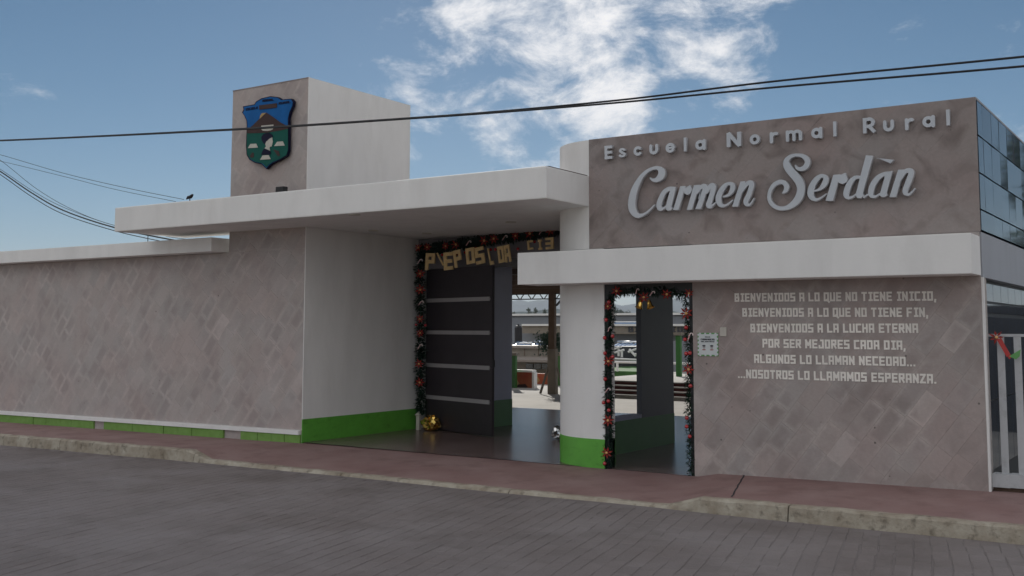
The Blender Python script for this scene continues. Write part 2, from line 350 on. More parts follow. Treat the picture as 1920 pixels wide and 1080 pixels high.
# stamped paving blocks of the road
def paving():
    m = mat('stamped_block', (.165, .138, .130), .72, .2, .8, .6, 45, col2=(.225, .200, .196), grime=.55, gcol=.6, gs=1.1, gt=(.5, .72))
    nt = m.node_tree; N = nt.nodes; b = N['Principled BSDF']; a = N.new('ShaderNodeAttribute'); a.attribute_name = 'tone'
    mx = N.new('ShaderNodeMixRGB'); mx.blend_type = 'MULTIPLY'; mx.inputs[0].default_value = 1
    src = b.inputs['Base Color'].links[0].from_socket
    nt.links.new(src, mx.inputs[1]); nt.links.new(a.outputs['Color'], mx.inputs[2]); nt.links.new(mx.outputs[0], b.inputs['Base Color'])
    th = rad(103); ux, uy = math.cos(th), math.sin(th); vx, vy = uy, -ux     # u along the long joints
    V = []; Fc = []; T = []
    bw, bl = .145, .30
    for i in range(-190, 60):
        sh = (i % 2)*.5 + random.uniform(-.04, .04)
        for j in range(-50, 30):
            cu, cv = (j+sh)*bl, i*bw
            cv += .010*math.sin(j*.7+i*.31)+random.uniform(-.006, .006); x, y = cu*ux+cv*vx, cu*uy+cv*vy
            if not (-24 < x < 4 and -10.4 < y < YK-.17): continue
            w, l = bw/2-(.0045 if i % 7 else .007), bl/2-.0035
            if random.random() < .6: l += .0035
            if math.sin(x*1.1+y*.7)*math.cos(x*.5-y*1.3)+random.uniform(-.9, .9) > -.25+(.30 if x > -4 else -.55): w += .0043 if i % 7 else .0068; l = bl/2
            dz = random.uniform(-.0006, .0006)
            k = len(V); to = random.uniform(.95, 1.04)
            for s, h, zz in ((0, 0, -.004), (.006, .006, 0)):
                for du, dv in ((-1, -1), (1, -1), (1, 1), (-1, 1)):
                    a_, b_ = cu+du*(l-s), cv+dv*(w-s)
                    X, Y = a_*ux+b_*vx, a_*uy+b_*vy
                    V.append((X, Y, zr(X)+NZ(X, Y)+zz+dz)); T.append(to)
            Fc.append((k+4, k+7, k+6, k+5))
            for e in range(4): Fc.append((k+e, k+4+e, k+4+(e+1) % 4, k+(e+1) % 4))
    me = bpy.data.meshes.new('paving_blocks'); me.from_pydata(V, [], Fc); me.materials.append(m)
    ca = me.color_attributes.new('tone', 'FLOAT_COLOR', 'POINT'); ca.data.foreach_set('color', np.array([(t, t, t, 1) for t in T], 'f').ravel())
    bm = bmesh.new(); bm.from_mesh(me); bmesh.ops.recalc_face_normals(bm, faces=bm.faces)
    for f in bm.faces:
        if f.normal.z < 0: f.normal_flip()
    bm.to_mesh(me); bm.free()
    o = link('paving_blocks', me); o['kind'] = 'stuff'; o['label'] = 'worn grey stamped paving blocks covering the road'; o['category'] = 'paving'
paving()
box('gateway_floor', (-13.5, .25, -.3), (-2.3, 8.3, .0), M['gfloor'])['kind'] = 'structure'
sheet('gateway_threshold', [-12.13, -5.46], [.0, .25], lambda x, y: .003, M['gfloor'], kind='structure')
box('courtyard_floor', (-45, 3.3, -.35), (30, 12.7, -.004), M['cfloor'])['kind'] = 'structure'
box('courtyard_strip', (-2.3, .3, -.3), (30, 3.3, -.004), M['cfloor'])['kind'] = 'structure'

# ------------------------------------------------------------ stone cladding
def clip(poly, x0, z0, x1, z1):
    for ax, lim, sg in ((0, x0, 1), (0, x1, -1), (1, z0, 1), (1, z1, -1)):
        out = []
        for i in range(len(poly)):
            a, b = poly[i-1], poly[i]; da, db = sg*(a[ax]-lim), sg*(b[ax]-lim)
            if (da >= 0) != (db >= 0):
                t = da/(da-db); out.append((a[0]+(b[0]-a[0])*t, a[1]+(b[1]-a[1])*t))
            if db >= 0: out.append(b)
        poly = out
        if len(poly) < 3: return []
    return poly
def area(p): return .5*sum(p[i-1][0]*p[i][1]-p[i][0]*p[i-1][1] for i in range(len(p)))
def inset(p, d):
    n = len(p); out = []
    for i in range(n):
        a, b, c = Vector(p[i-1]), Vector(p[i]), Vector(p[(i+1) % n])
        e1, e2 = (b-a), (c-b)
        if e1.length < 1e-5 or e2.length < 1e-5: return None
        n1 = Vector((-e1.y, e1.x)).normalized(); n2 = Vector((-e2.y, e2.x)).normalized()
        k = 1+n1.dot(n2)
        if k < .15: return None
        out.append(tuple(b+(n1+n2)*d/k))
    if area(out) < 1e-4: return None
    for i in range(n):                        # reject flipped edges
        if (Vector(out[i])-Vector(out[i-1])).dot(Vector(p[i])-Vector(p[i-1])) <= 0: return None
    return out
def dedupe(p):
    out = []
    for q in p:
        if not out or (Vector(q)-Vector(out[-1])).length > .004: out.append(q)
    if len(out) > 2 and (Vector(out[0])-Vector(out[-1])).length <= .004: out.pop()
    return out
def stones(parent, rects, yf, m, ang=45, w=.215, l=.40, special=(), tone=(.86, 1.1), seed=1, limit=300, focus=None, jit=.5, gap=.0008, bev=.0025, dep=.0035):
    r = random.Random(seed); th = rad(ang); u = (math.cos(th), math.sin(th)); v = (-math.sin(th), math.cos(th))
    cells = []
    X0 = min(q[0] for q in rects); X1 = max(q[2] for q in rects); Z0 = min(q[1] for q in rects); Z1 = max(q[3] for q in rects)
    D = (X1-X0)+(Z1-Z0)+2
    nv = int(D/w)+2
    for i in range(-nv, nv):
        off = r.uniform(0, l); s = -D+off
        while s < D:
            ll = l*r.uniform(1-jit*.5, 1+jit*.35); a0, a1 = s, s+ll; s += ll
            b0, b1 = i*w, (i+1)*w
            poly = [(X0+a*u[0]+b*v[0], Z0+a*u[1]+b*v[1]) for a, b in ((a0, b0), (a1, b0), (a1, b1), (a0, b1))]
            tn, pkn, dyn = r.uniform(*tone), r.uniform(-.02, .02), r.uniform(-.3, .3)
            for q in rects:
                pc = clip(poly, *q)
                if not pc: continue
                pc = dedupe(pc)
                if len(pc) < 3: continue
                if area(pc) < 0: pc = pc[::-1]
                if area(pc) < .0003: continue
                cells.append((pc, tn, pkn, dyn))
    cells.sort(key=lambda c: -area(c[0]) if not focus else -area(c[0])/max(1, (abs(sum(q[0] for q in c[0])/len(c[0])-focus))))
    rest = MB(); restE = []
    for k, (pc, tn, pkn, dyn) in enumerate(cells):
        g0 = inset(pc, gap)
        if not g0: continue
        g1 = inset(g0, bev) or g0
        g2 = inset(g1, .055) or inset(g1, .025) or inset(g1, .01)
        cx = sum(q[0] for q in pc)/len(pc); cz = sum(q[1] for q in pc)/len(pc)
        dy = dyn*dep
        mb = MB() if k < limit else rest; E = [] if k < limit else restE
        n = len(g0); base = len(mb.v)
        ox, oz = (cx, cz) if k < limit else (0, 0)
        oy = yf if k < limit else 0
        mb.v += [(q[0]-ox, yf+dep-oy, q[1]-oz) for q in g0]; E += [0]*n
        mb.v += [(q[0]-ox, yf+dy-oy, q[1]-oz) for q in g1]; E += [0]*n
        for e in range(n): mb.f.append((base+e, base+(e+1) % n, base+n+(e+1) % n, base+n+e))
        if g2:
            mb.v += [(q[0]-ox, yf+dy-oy, q[1]-oz) for q in g2]; E += [1]*n
            for e in range(n): mb.f.append((base+n+e, base+n+(e+1) % n, base+2*n+(e+1) % n, base+2*n+e))
            mb.f.append(tuple(base+2*n+e for e in range(n)))
        else: mb.f.append(tuple(base+n+e for e in range(n)))
        if k < limit:
            me = bpy.data.meshes.new('stone'); me.from_pydata(mb.v, [], mb.f); me.materials.append(m)
            ca = me.attributes.new('edge', 'FLOAT', 'POINT'); ca.data.foreach_set('value', E)
            o = link('stone', me, parent, (cx, yf, cz))
            t, pk = tn, pkn
            for sx, sz, st in special:
                if abs(sx-cx)+abs(sz-cz) < .2: t = st
            o.color = (t*(1+pk), t, t*(1-pk*.5), 1)
    if rest.f:
        me = bpy.data.meshes.new('small_stones'); me.from_pydata(rest.v, [], rest.f); me.materials.append(m)
        ca = me.attributes.new('edge', 'FLOAT', 'POINT'); ca.data.foreach_set('value', restE)
        o = link('small_stones', me, parent); o['kind'] = 'stuff'

# ------------------------------------------------------------ gatehouse
XT0, XT1 = -13.95, -12.14                     # tower
XC, XD0, XD1, XR = -6.93, -6.71, -5.46, -2.11
gh = empty('gatehouse', (-8, 0, 0), 'white and stone school gatehouse with square tower, long flat canopy and rounded green based wall', 'gatehouse')
tower = MB().box((XT0, .008, -.3), (XT1, 2.62, 5.88)).build('tower', M['white'], gh)
stones(tower, [(XT0, 3.43, XT1-.012, 5.88)], 0, M['stone_wall'], seed=3, tone=(.95, 1.05), l=.38, ang=52, gap=.0003, bev=.0012, dep=.002)
box('tower_cap', (XT0-.003, -.006, 5.868), (XT1-.012, .008, 5.884), M['stone_sign'], gh)
box('corner_trim', (XT1-.011, -.004, -.3), (XT1+.002, .006, 5.885), M['white'], gh)
rw = box('return_wall', (XT1-.3, 2.62, -.3), (XT1, 3.2, 3.425), M['white'], gh)
box('green_dado', (XT1-.008, -.006, -.3), (XT1+.006, 2.96, .36), M['green'], gh)
# canopy slab with rounded edges and thin recessed lights
cz0, cz1 = 3.43, 3.843
cb = MB(); ol = [(-15.6, -1.09), (XC, -1.09), (XC, .0-.002), (XC, 4.9), (XT0, 4.9), (XT0, .42), (-15.6, .42)]  # rear edge carried back out of view to keep sun off the street
n = len(ol); cb.v += [(x, y, cz0) for x, y in ol]+[(x, y, cz1) for x, y in ol]
cb.f += [tuple(range(n)), tuple(range(2*n-1, n-1, -1))]+[(i, (i+1) % n, n+(i+1) % n, n+i) for i in range(n)]
can = cb.build('canopy_slab', M['white'], gh, bevel=.018)
sof = MB().quad((-15.5, -1.0, cz0-.003), (XC-.02, -1.0, cz0-.003), (XC-.02, -.02, cz0-.003), (-15.5, -.02, cz0-.003))
for x, y in ((665, 402), (800, 437), (958, 416), (700, 432)):
    p = at(x, y, 2, cz0)
    d = MB(); d.tube([(p[0], p[1], cz0-.012), (p[0], p[1], cz0+.01)], .085, 20)
    d.build('downlight', M['plate'], can)
M['bounce_damper'] = mat('roof_bounce_damper', (.09, .055, .045), .9, .2, 3)  # added dark sheets, out of view, cutting sunlit roof bounce onto the tower
box('roof_bounce_damper', (-15.5, -1.0, cz1+.002), (XC-.01, -.02, cz1+.008), M['bounce_damper'], gh)
box('roof_bounce_damper', (XT1+.02, -.018, cz1+.002), (XC-.82, 4.85, cz1+.008), M['bounce_damper'], gh)
# curved end wall: quarter circle R .8 from the front plane, full height
def curved(z0, z1, r, name, m, th=.28):
    b = MB(); R0 = r; out = []
    xc, yc = XC, .8
    out.append((XD0, .8-R0)); 
    for i in range(25):
        a = math.pi/2*i/24; out.append((xc-R0*math.sin(a), yc-R0*math.cos(a)))
    out.append((xc-R0, 1.3))
    R1 = R0-th; inn = [(xc-R1, 1.3)]
    for i in range(25):
        a = math.pi/2*(1-i/24); inn.append((xc-R1*math.sin(a), yc-R1*math.cos(a)))
    inn.append((XD0, .8-R1))
    n = len(out); b.v += [(x, y, z0) for x, y in out]+[(x, y, z1) for x, y in out]+[(x, y, z0) for x, y in inn]+[(x, y, z1) for x, y in inn]
    for i in range(n-1):
        b.f.append((i, i+1, n+i+1, n+i)); b.f.append((2*n+i, 2*n+i+1, 3*n+i+1, 3*n+i))
        j = n-1-i
        b.f.append((n+i, n+i+1, 3*n+j-1, 3*n+j)); b.f.append((i, i+1, 2*n+j-1, 2*n+j))
    b.f.append((0, n, 3*n+n-1, 2*n+n-1)); b.f.append((n-1, 2*n-1, 3*n, 2*n))
    o = b.build(name, m, gh)
    for p in o.data.polygons: p.use_smooth = False
    try:
        o.data.shade_smooth(); 
    except Exception: pass
    bm = bmesh.new(); bm.from_mesh(o.data)
    for e in bm.edges:
        if len(e.link_faces) == 2 and e.calc_face_angle(0) > .5: e.smooth = False
    bm.to_mesh(o.data); bm.free()
    return o
cw = curved(.0, 2.86, .8, 'curved_wall', M['white'])
curved(2.862, 4.33, .8, 'curved_parapet', M['white'])
gd = curved(-.3, .37, .806, 'green_dado', M['green'], th=.292)
# low wall and inner pillar behind the curved wall
box('low_wall', (-7.46, 1.3, .0), (-7.306, 2.258, .53), M['inner'], gh)
box('low_wall_dado', (-7.465, 1.3, .0), (-7.300, 3.402, .47), M['green_shaded'], gh)
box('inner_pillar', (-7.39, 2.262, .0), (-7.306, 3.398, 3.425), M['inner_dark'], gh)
# wall block behind the open gate leaf
box('gate_pier', (XT1+.0, 3.25, .0), (-11.157, 4.53, 3.425), M['inner'], gh)
box('gate_pier_dado', (XT1+.0, 3.245, .0), (-11.151, 4.536, .485), M['green_shaded'], gh)
box('lintel', (XT1+.002, 2.9, 3.02), (-7.735, 3.15, 3.424), M['lintel'], gh)
box('lintel_drop', (XT1+.002, 2.903, 2.88), (-10.12, 3.15, 3.019), M['lintel'], gh)
box('sun_leak_block', (XT0, 4.901, 2.9), (-6.9, 5.02, 3.9), M['white'], gh)  # added out of view to close the gap where sun leaked through
# sign block
blk = MB(); blk.box((XC+.0, .008, 2.86), (XR-.02, 6.5, 4.33)).build('upper_block', M['white'], gh)
sg = box('sign_wall', (XC, .004, 2.86), (XR, .02, 4.335), M['mortar'], gh)
stones(sg, [(XC+.002, 2.862, XR, 4.335)], -.004, M['stone_sign'], seed=11, w=.30, l=.55, tone=(.985, 1.015), gap=.0003, bev=.001, dep=.0012)
pm = box('poem_wall', (XD1, .008, -.2), (XR-.012, .3, 2.86), M['mortar'], gh)
pps = [at(1790, 600, 1, 0), at(1735, 765, 1, 0), at(1590, 840, 1, 0)]
stones(pm, [(XD1, -.05, XR-.012, 2.86)], 0, M['stone_poem'], seed=5, w=.21, l=.40, ang=53, tone=(.95, 1.04), gap=.0004, bev=.0014, dep=.0018,
       special=[(p[0], p[2], 1.18) for p in pps])
box('edge_trim', (XR-.011, -.003, -.1), (XR+.012, .05, 2.37), M['white'], gh)
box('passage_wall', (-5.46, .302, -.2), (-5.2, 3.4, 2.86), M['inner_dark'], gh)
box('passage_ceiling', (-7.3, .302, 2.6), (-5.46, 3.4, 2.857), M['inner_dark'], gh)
box('awning_slab', (-7.745, -.50, 2.385), (XR-.008, -.004, 2.81), M['white'], gh, bevel=.008)
box('door_frame', (XD0+.002, .02, 2.26), (XD1-.002, .12, 2.384), M['frame'], gh)
for a in (XD0+.002, XD1-.052): box('door_jamb', (a, .02, .0), (a+.05, .10, 2.26), M['frame'], gh)
# side facade of mirror glass
box('side_band', (XR-.3, .022, 2.37), (XR+.004, 9, 2.858), M['band'], gh)
box('side_backing', (XR-.04, .024, 2.86), (XR-.02, 9, 4.33), M['mull'], gh)
zs = [2.875, 3.105, 3.507, 3.92, 4.31]; ys = [.04]+[.33+.535*i for i in range(17)]
for i in range(len(ys)-1):
    for j in range(4):
        pb = MB().box((-.006, ys[i]+.009-.0, zs[j]+.009), (.006, ys[i+1]-.009, zs[j+1]-.009))
        o = pb.build('pane', M['glass'], gh)
        o.location.x += XR; c = Vector((0, (ys[i]+ys[i+1])/2, (zs[j]+zs[j+1])/2))
        for v in o.data.vertices: v.co -= c
        o.location.y += c.y; o.location.z += c.z
        o.rotation_euler = (0, rad(random.uniform(-.5, .5)), rad(random.uniform(-.7, .7)))
box('side_parapet', (XR-.03, .022, 4.312), (XR+.006, 9, 4.336), M['band'], gh)
box('lower_backing', (XR-.2, .302, -.1), (XR-.10, 9, 2.368), M['mull'], gh)
for i in range(16):
    for z0, z1 in ((.25, 1.0), (1.02, 1.95), (2.0, 2.1), (2.13, 2.33)):
        o = MB().box((-.095, .09+.53*i-.0, z0), (-.085, .09+.53*i+.515, z1)).build('lower_pane', M['glass'], gh); o.location.x += XR

# ------------------------------------------------------------ boundary wall on the left
bw = empty('boundary_wall', (-18, 0, 0), 'long low stone clad wall with white coping and green painted base left of the tower', 'wall')
XL = -27.0
box('wall_core', (XL, .008, -.9), (XT0-.004, .3, 3.08), M['mortar'], bw)
sp = [at(320, 620, 1, 0), at(412, 610, 1, 0)]
stones(bw, [(XL, -.25, XT1-.012, 3.08), (XT0+.001, 3.08, XT1-.012, 3.425)], 0, M['stone_wall'], seed=21, w=.225, l=.42, special=[(p[0], p[2], 1.2) for p in sp], limit=299, focus=-12, tone=(.94, 1.05), ang=52, gap=.0004, bev=.0016, dep=.002)
box('coping', (XL, -.30, 3.085), (XT0-.10, .36, 3.325), M['white'], bw, bevel=.006)
# sloping white ledge strip, green rough base below it
st = MB(); xs = list(np.arange(XL, XT1-.05, 1.2))+[XT1-.03]
zst = lambda x: float(np.interp(x, [XL, -20.6, XT1], [.04, .115, .19]))
for a, b in zip(xs[:-1], xs[1:]):
    for y0, y1 in (((-.055), -.005),):
        A = [(a, y0, zst(a)-.072), (a, y1, zst(a)-.072), (a, y1, zst(a)), (a, y0, zst(a)-.008)]
        B = [(b, q[1], q[2]+zst(b)-zst(a)) for q in A]
        for e in range(4): st.quad(A[e], A[(e+1) % 4], B[(e+1) % 4], B[e])
        if a == xs[0]: st.quad(*A)
        if b == xs[-1]: st.quad(*B)
st.build('white_ledge', M['white'], bw)
gb = MB(); x = XL; holes = [at(190, 795, 1, 0)[0], at(434, 811, 1, 0)[0]]
while x < XT1-.02:
    l_ = random.uniform(.25, .5); x2 = min(x+l_, XT1-.012)
    c = (x+x2)/2
    dep = .05 if any(abs(c-h) < .16 for h in holes) else random.uniform(-.018, -.002)
    pb = MB().box((x, -.02+dep, lerp(ZW, c)-.1), (x2-.006, .02+dep, zst(c)-.070))
    pb.build('base_block', M['brick'] if dep > .04 else M['green_rough'], bw, bevel=.005)
    x = x2

# ------------------------------------------------------------ gate leaf
gl = empty('gate_leaf', (-11.1, 2.7, 0), 'dark steel gate leaf with five panels and four pale strips standing ajar', 'gate')
P1 = Vector((-10.152, 2.405, 0)); DR = Vector((-math.sin(rad(73)), math.cos(rad(73)), 0)); NR = Vector((DR.y, -DR.x, 0))
if NR.y > 0: NR = -NR
LW = 1.93; Rm = Matrix((( -DR.x, -NR.x, 0), (-DR.y, -NR.y, 0), (0, 0, 1)))
def leafbox(name, t0, t1, z0, z1, d0, d1, m, bevel=0):
    c = P1+DR*((t0+t1)/2)+NR*((d0+d1)/2)+Vector((0, 0, (z0+z1)/2))
    return MB().obox(c, abs(t1-t0)/2, abs(d1-d0)/2, (z1-z0)/2, Rm).build(name, m, gl, bevel)
def leaf_z(x, y):                             # height of a pixel on the leaf plane
    d = CF + CR*(x-PX)/FPX - CU*(y-PY)/FPX; nv = np.array(NR); t = ((np.array(P1)-EYE)@nv)/(d@nv); return (EYE+d*t)[2]
lz = [leaf_z(918, y) for y in (754.4, 690, 624, 560)]
edges = [.02]+[z for z in lz]+[2.86]
for a, b in zip(edges[:-1], edges[1:]): leafbox('panel', 0, LW, a+.012, b-.012, 0, -.05, M['gate'])
leafbox('leaf_frame', -.004, LW+.02, .01, 2.87, -.012, -.046, M['gate'])
for z in lz: leafbox('strip', .06, LW-.02, z-.034, z+.034, .012, -.01, M['strip'])
leafbox('lock_box', -.03, 0, leaf_z(922, 682)-.06, leaf_z(922, 682)+.06, -.005, -.04, M['frame'])

# ------------------------------------------------------------ glyph engine: strokes -> outlines -> solid letters
def catmull(pts, n=6):
    P = [np.array(p, float) for p in pts]; out = []
    for i in range(len(P)-1):
        p0, p1, p2, p3 = P[max(i-1, 0)], P[i], P[i+1], P[min(i+2, len(P)-1)]
        for k in range(n):
            t = k/n; out.append(.5*((2*p1)+(-p0+p2)*t+(2*p0-5*p1+4*p2-p3)*t*t+(-p0+3*p1-3*p2+p3)*t**3))
    out.append(P[-1]); return out
def sd_strokes(X, Y, strokes, square=False):
    D = np.full(X.shape, 1e9)
    for s in strokes:
        for a, b in zip(s[:-1], s[1:]):
            dx, dy = b[0]-a[0], b[1]-a[1]; L2 = dx*dx+dy*dy+1e-12
            t = ((X-a[0])*dx+(Y-a[1])*dy)/L2
            if square:
                L = math.sqrt(L2); px = np.abs((X-(a[0]+b[0])/2)*dx+(Y-(a[1]+b[1])/2)*dy)/L-L/2-a[2]*.98; py = np.abs((X-a[0])*dy-(Y-a[1])*dx)/L-a[2]
                D = np.minimum(D, np.maximum(px, py)); continue
            t = np.clip(t, 0, 1)
            D = np.minimum(D, np.hypot(X-a[0]-t*dx, Y-a[1]-t*dy)-(a[2]+(b[2]-a[2])*t))
    return D
def sd_poly(X, Y, poly):
    n = len(poly); d = np.full(X.shape, 1e9); ins = np.zeros(X.shape, bool)
    for i in range(n):
        (x0, y0), (x1, y1) = poly[i-1], poly[i]; dx, dy = x1-x0, y1-y0
        t = np.clip(((X-x0)*dx+(Y-y0)*dy)/(dx*dx+dy*dy+1e-12), 0, 1)
        d = np.minimum(d, np.hypot(X-x0-t*dx, Y-y0-t*dy))
        c = ((y0 > Y) != (y1 > Y)) & (X < (x1-x0)*(Y-y0)/((y1-y0) if y1 != y0 else 1e-12)+x0); ins ^= c
    return np.where(ins, -d, d)
def contours(D, xs, ys):
    ins = D < 0; ny, nx = D.shape; seg = {}
    def pt(k):
        (i, j, h) = k
        a, b = (D[j, i], D[j, i+1]) if h else (D[j, i], D[j+1, i]); t = a/(a-b)
        return (xs[i]+t*(xs[1]-xs[0]), ys[j]) if h else (xs[i], ys[j]+t*(ys[1]-ys[0]))
    cells = np.argwhere((ins[:-1, :-1] != ins[1:, :-1]) | (ins[:-1, :-1] != ins[:-1, 1:]) | (ins[:-1, :-1] != ins[1:, 1:]))
    for j, i in cells:
        c = (ins[j, i], ins[j, i+1], ins[j+1, i+1], ins[j+1, i]); idx = c[0]+2*c[1]+4*c[2]+8*c[3]
        B, R, T, Lf = (i, j, 1), (i+1, j, 0), (i, j+1, 1), (i, j, 0)
        tab = {1: [(Lf, B)], 2: [(B, R)], 3: [(Lf, R)], 4: [(R, T)], 5: [(Lf, T), (R, B)], 6: [(B, T)], 7: [(Lf, T)], 8: [(T, Lf)], 9: [(T, B)],
               10: [(B, Lf), (T, R)], 11: [(T, R)], 12: [(R, Lf)], 13: [(R, B)], 14: [(B, Lf)]}
        for a, b in tab.get(idx, []): seg[a] = b
    loops = []
    while seg:
        s = next(iter(seg)); k = s; lp = []
        while k in seg: nx_ = seg.pop(k); lp.append(pt(k)); k = nx_
        if len(lp) > 3: loops.append(lp)
    return loops
def simplify(lp, eps):
    if len(lp) < 8: return lp
    def dp(a):
        if len(a) < 3: return a
        p, q = np.array(a[0]), np.array(a[-1]); d = q-p; L = np.hypot(*d)+1e-12; A = np.array(a)
        dist = np.abs((A[:, 0]-p[0])*d[1]-(A[:, 1]-p[1])*d[0])/L if L > 1e-9 else np.hypot(*(A-p).T)
        i = int(dist.argmax())
        if dist[i] < eps: return [a[0], a[-1]]
        return dp(a[:i+1])[:-1]+dp(a[i:])
    h = len(lp)//2
    return dp(lp[:h+1])[:-1]+dp(lp[h:]+[lp[0]])[:-1]
def solid(loops, depth, name, m, bevel=0):
    cu = bpy.data.curves.new(name, 'CURVE'); cu.dimensions = '2D'; cu.fill_mode = 'BOTH'; cu.extrude = depth/2
    cu.bevel_depth = bevel; cu.bevel_resolution = 0
    if bevel: cu.offset = -bevel
    for lp in loops:
        s = cu.splines.new('POLY'); s.points.add(len(lp)-1)
        for p, q in zip(s.points, lp): p.co = (q[0], q[1], 0, 1)
        s.use_cyclic_u = True
    o = bpy.data.objects.new(name, cu); COL.objects.link(o)
    me = bpy.data.meshes.new_from_object(o, depsgraph=None) if False else None
    dg = bpy.context.evaluated_depsgraph_get(); me = bpy.data.meshes.new_from_object(o.evaluated_get(dg))
    bpy.data.objects.remove(o); bpy.data.curves.remove(cu)
    me.materials.clear(); me.materials.append(m); me.name = name
    return me
def glyph(strokes, polys, res, eps, pad=None, square=False):
    pts = [(p[0], p[1], p[2] if len(p) > 2 else 0) for s in strokes for p in s]+[(p[0], p[1], 0) for q in polys for p in q]
    pad = pad or 2.5*res
    x0 = min(p[0]-p[2] for p in pts)-pad; x1 = max(p[0]+p[2] for p in pts)+pad; y0 = min(p[1]-p[2] for p in pts)-pad; y1 = max(p[1]+p[2] for p in pts)+pad
    if square: x0 -= res*4; x1 += res*4; y0 -= res*4; y1 += res*4
    xs = np.arange(x0, x1, res)+res*.013; ys = np.arange(y0, y1, res)+res*.017; X, Y = np.meshgrid(xs, ys)
    D = sd_strokes(X, Y, strokes, square) if strokes else np.full(X.shape, 1e9)
    for q in polys: D = np.minimum(D, sd_poly(X, Y, q))
    return [simplify(l, eps) for l in contours(D, xs, ys)]
RX = (math.pi/2, 0, 0)
def put(me, name, parent, x, y, z, rot=0, s=(1, 1)):
    o = link(name, me, parent, (x, y, z)); o.rotation_euler = (math.pi/2, rot, 0); o.scale = (s[0], s[1], 1); return o

# geometric sans for the upper line; unit: x-height 1, cap 1.42, stroke half width .125
def arc(cx, cy, rx, ry, a0, a1, w, n=18):
    return [(cx+rx*math.cos(rad(a0+(a1-a0)*i/n)), cy+ry*math.sin(rad(a0+(a1-a0)*i/n)), w) for i in range(n+1)]
h = .15; r_ = .5-h
SANS = {
 'E': ([[(.15, .0+h, h), (.1, 1.42-h, h)], [(.1, h, h), (.72, h, h)], [(.1, .71, h), (.66, .71, h)], [(.1, 1.42-h, h), (.72, 1.42-h, h)]], True, .85),
 's': ([arc(.36, .72, .21, .155, 25, 270, .115)+arc(.36, .28, .24, .165, 90, -160, .115)], False, .72),
 'c': ([arc(.5, .5, r_, r_, 48, 312, h)], False, .85),
 'u': ([[(.15, .9, h), (.15, .47, h)]+arc(.475, .47, .325, .325, 180, 360, h)+[(.8, .9, h)]], False, .95),
 'e': ([arc(.5, .5, r_, r_, 0, 320, h), [(.16, .5, .1), (.86, .5, .1)]], False, 1.0),
 'l': ([[(.125, h, h), (.125, 1.42-h, h)]], True, .25),
 'a': ([arc(.5, .5, r_, r_, 0, 360, h), [(.9, .1, h), (.9, .9, h)]], False, 1.03),
 'N': ([[(.13, h, h), (.13, 1.42-h, h)], [(.95, h, h), (.95, 1.42-h, h)], [(.17, 1.3, h), (.91, .12, h)]], True, 1.08),
 'o': ([arc(.5, .5, r_, r_, 0, 360, h)], False, 1.0),
 'r': ([[(.125, .1, h), (.125, .9, h)], arc(.5, .5, .375, .375, 180, 75, h)], False, .65),
 'm': ([[(.125, .1, h), (.125, .9, h)], arc(.43, .62, .3, .26, 180, 0, h)+[(.73, .1, h)], arc(1.03, .62, .3, .26, 180, 0, h)+[(1.33, .1, h)]], False, 1.45),
 'R': ([[(.13, h, h), (.13, 1.42-h, h)], [(.13, 1.42-h, h), (.5, 1.42-h, h)], [(.13, .62, h), (.5, .62, h)], [(.5, .6, h), (.86, h, h)], arc(.5, .96, .335, .335, 90, -90, h, 12)], None, .98),
}
def sans_mesh(ch, depth, m, cache={}):
    if ch in cache: return cache[ch]
    st, sq, wd = SANS[ch]
    if sq is None:                            # mixed: straight strokes square, bowl round
        g = []
        pts = st[:4]; bowl = st[4]
        xs = np.arange(-.2, 1.3, .012); ys = np.arange(-.2, 1.7, .012); X, Y = np.meshgrid(xs, ys)
        D = np.minimum(sd_strokes(X, Y, pts, True), sd_strokes(X, Y, [bowl])); g = [simplify(l, .004) for l in contours(D, xs, ys)]
    else: g = glyph(st, [], .012, .004, square=bool(sq))
    cache[ch] = solid(g, depth, 'letter', m, 0); return cache[ch]
ns = empty('school_name_sign', (-4.5, -.05, 4.0), 'small raised white letters reading Escuela Normal Rural along the top of the stone sign wall', 'sign')
z7 = lambda x, y: (1080+x/2.4615, 170+y/2.4615)
row = [('E', 135, 168, 317), ('s', 198, 231, 308), ('c', 267, 301, 301), ('u', 340, 380, 295), ('e', 415, 458, 287), ('l', 500, 511, 281), ('a', 552, 599, 275),
       ('N', 698, 762, 261), ('o', 803, 850, 250), ('r', 897, 930, 242), ('m', 971, 1043, 234), ('a', 1087, 1137, 221), ('l', 1190, 1203, 211),
       ('R', 1327, 1381, 196), ('u', 1419, 1469, 190), ('r', 1521, 1556, 182), ('a', 1600, 1657, 170), ('l', 1712, 1728, 161)]
zb = np.mean([at(*z7((a+b)/2, y), 1, -.06)[2] for _, a, b, y in row])
for ch, a, b, y in row:
    P = at(*z7(a, y), 1, -.06); Q = at(*z7(b, y), 1, -.06); wd = SANS[ch][2]; sx = (Q[0]-P[0])/wd
    if ch == 'l': sx = .125
    me = sans_mesh(ch, .05, M['letters'])
    put(me, 'letter', ns, P[0], -.045, P[2]*.5+zb*.5, 0, (sx, .125))

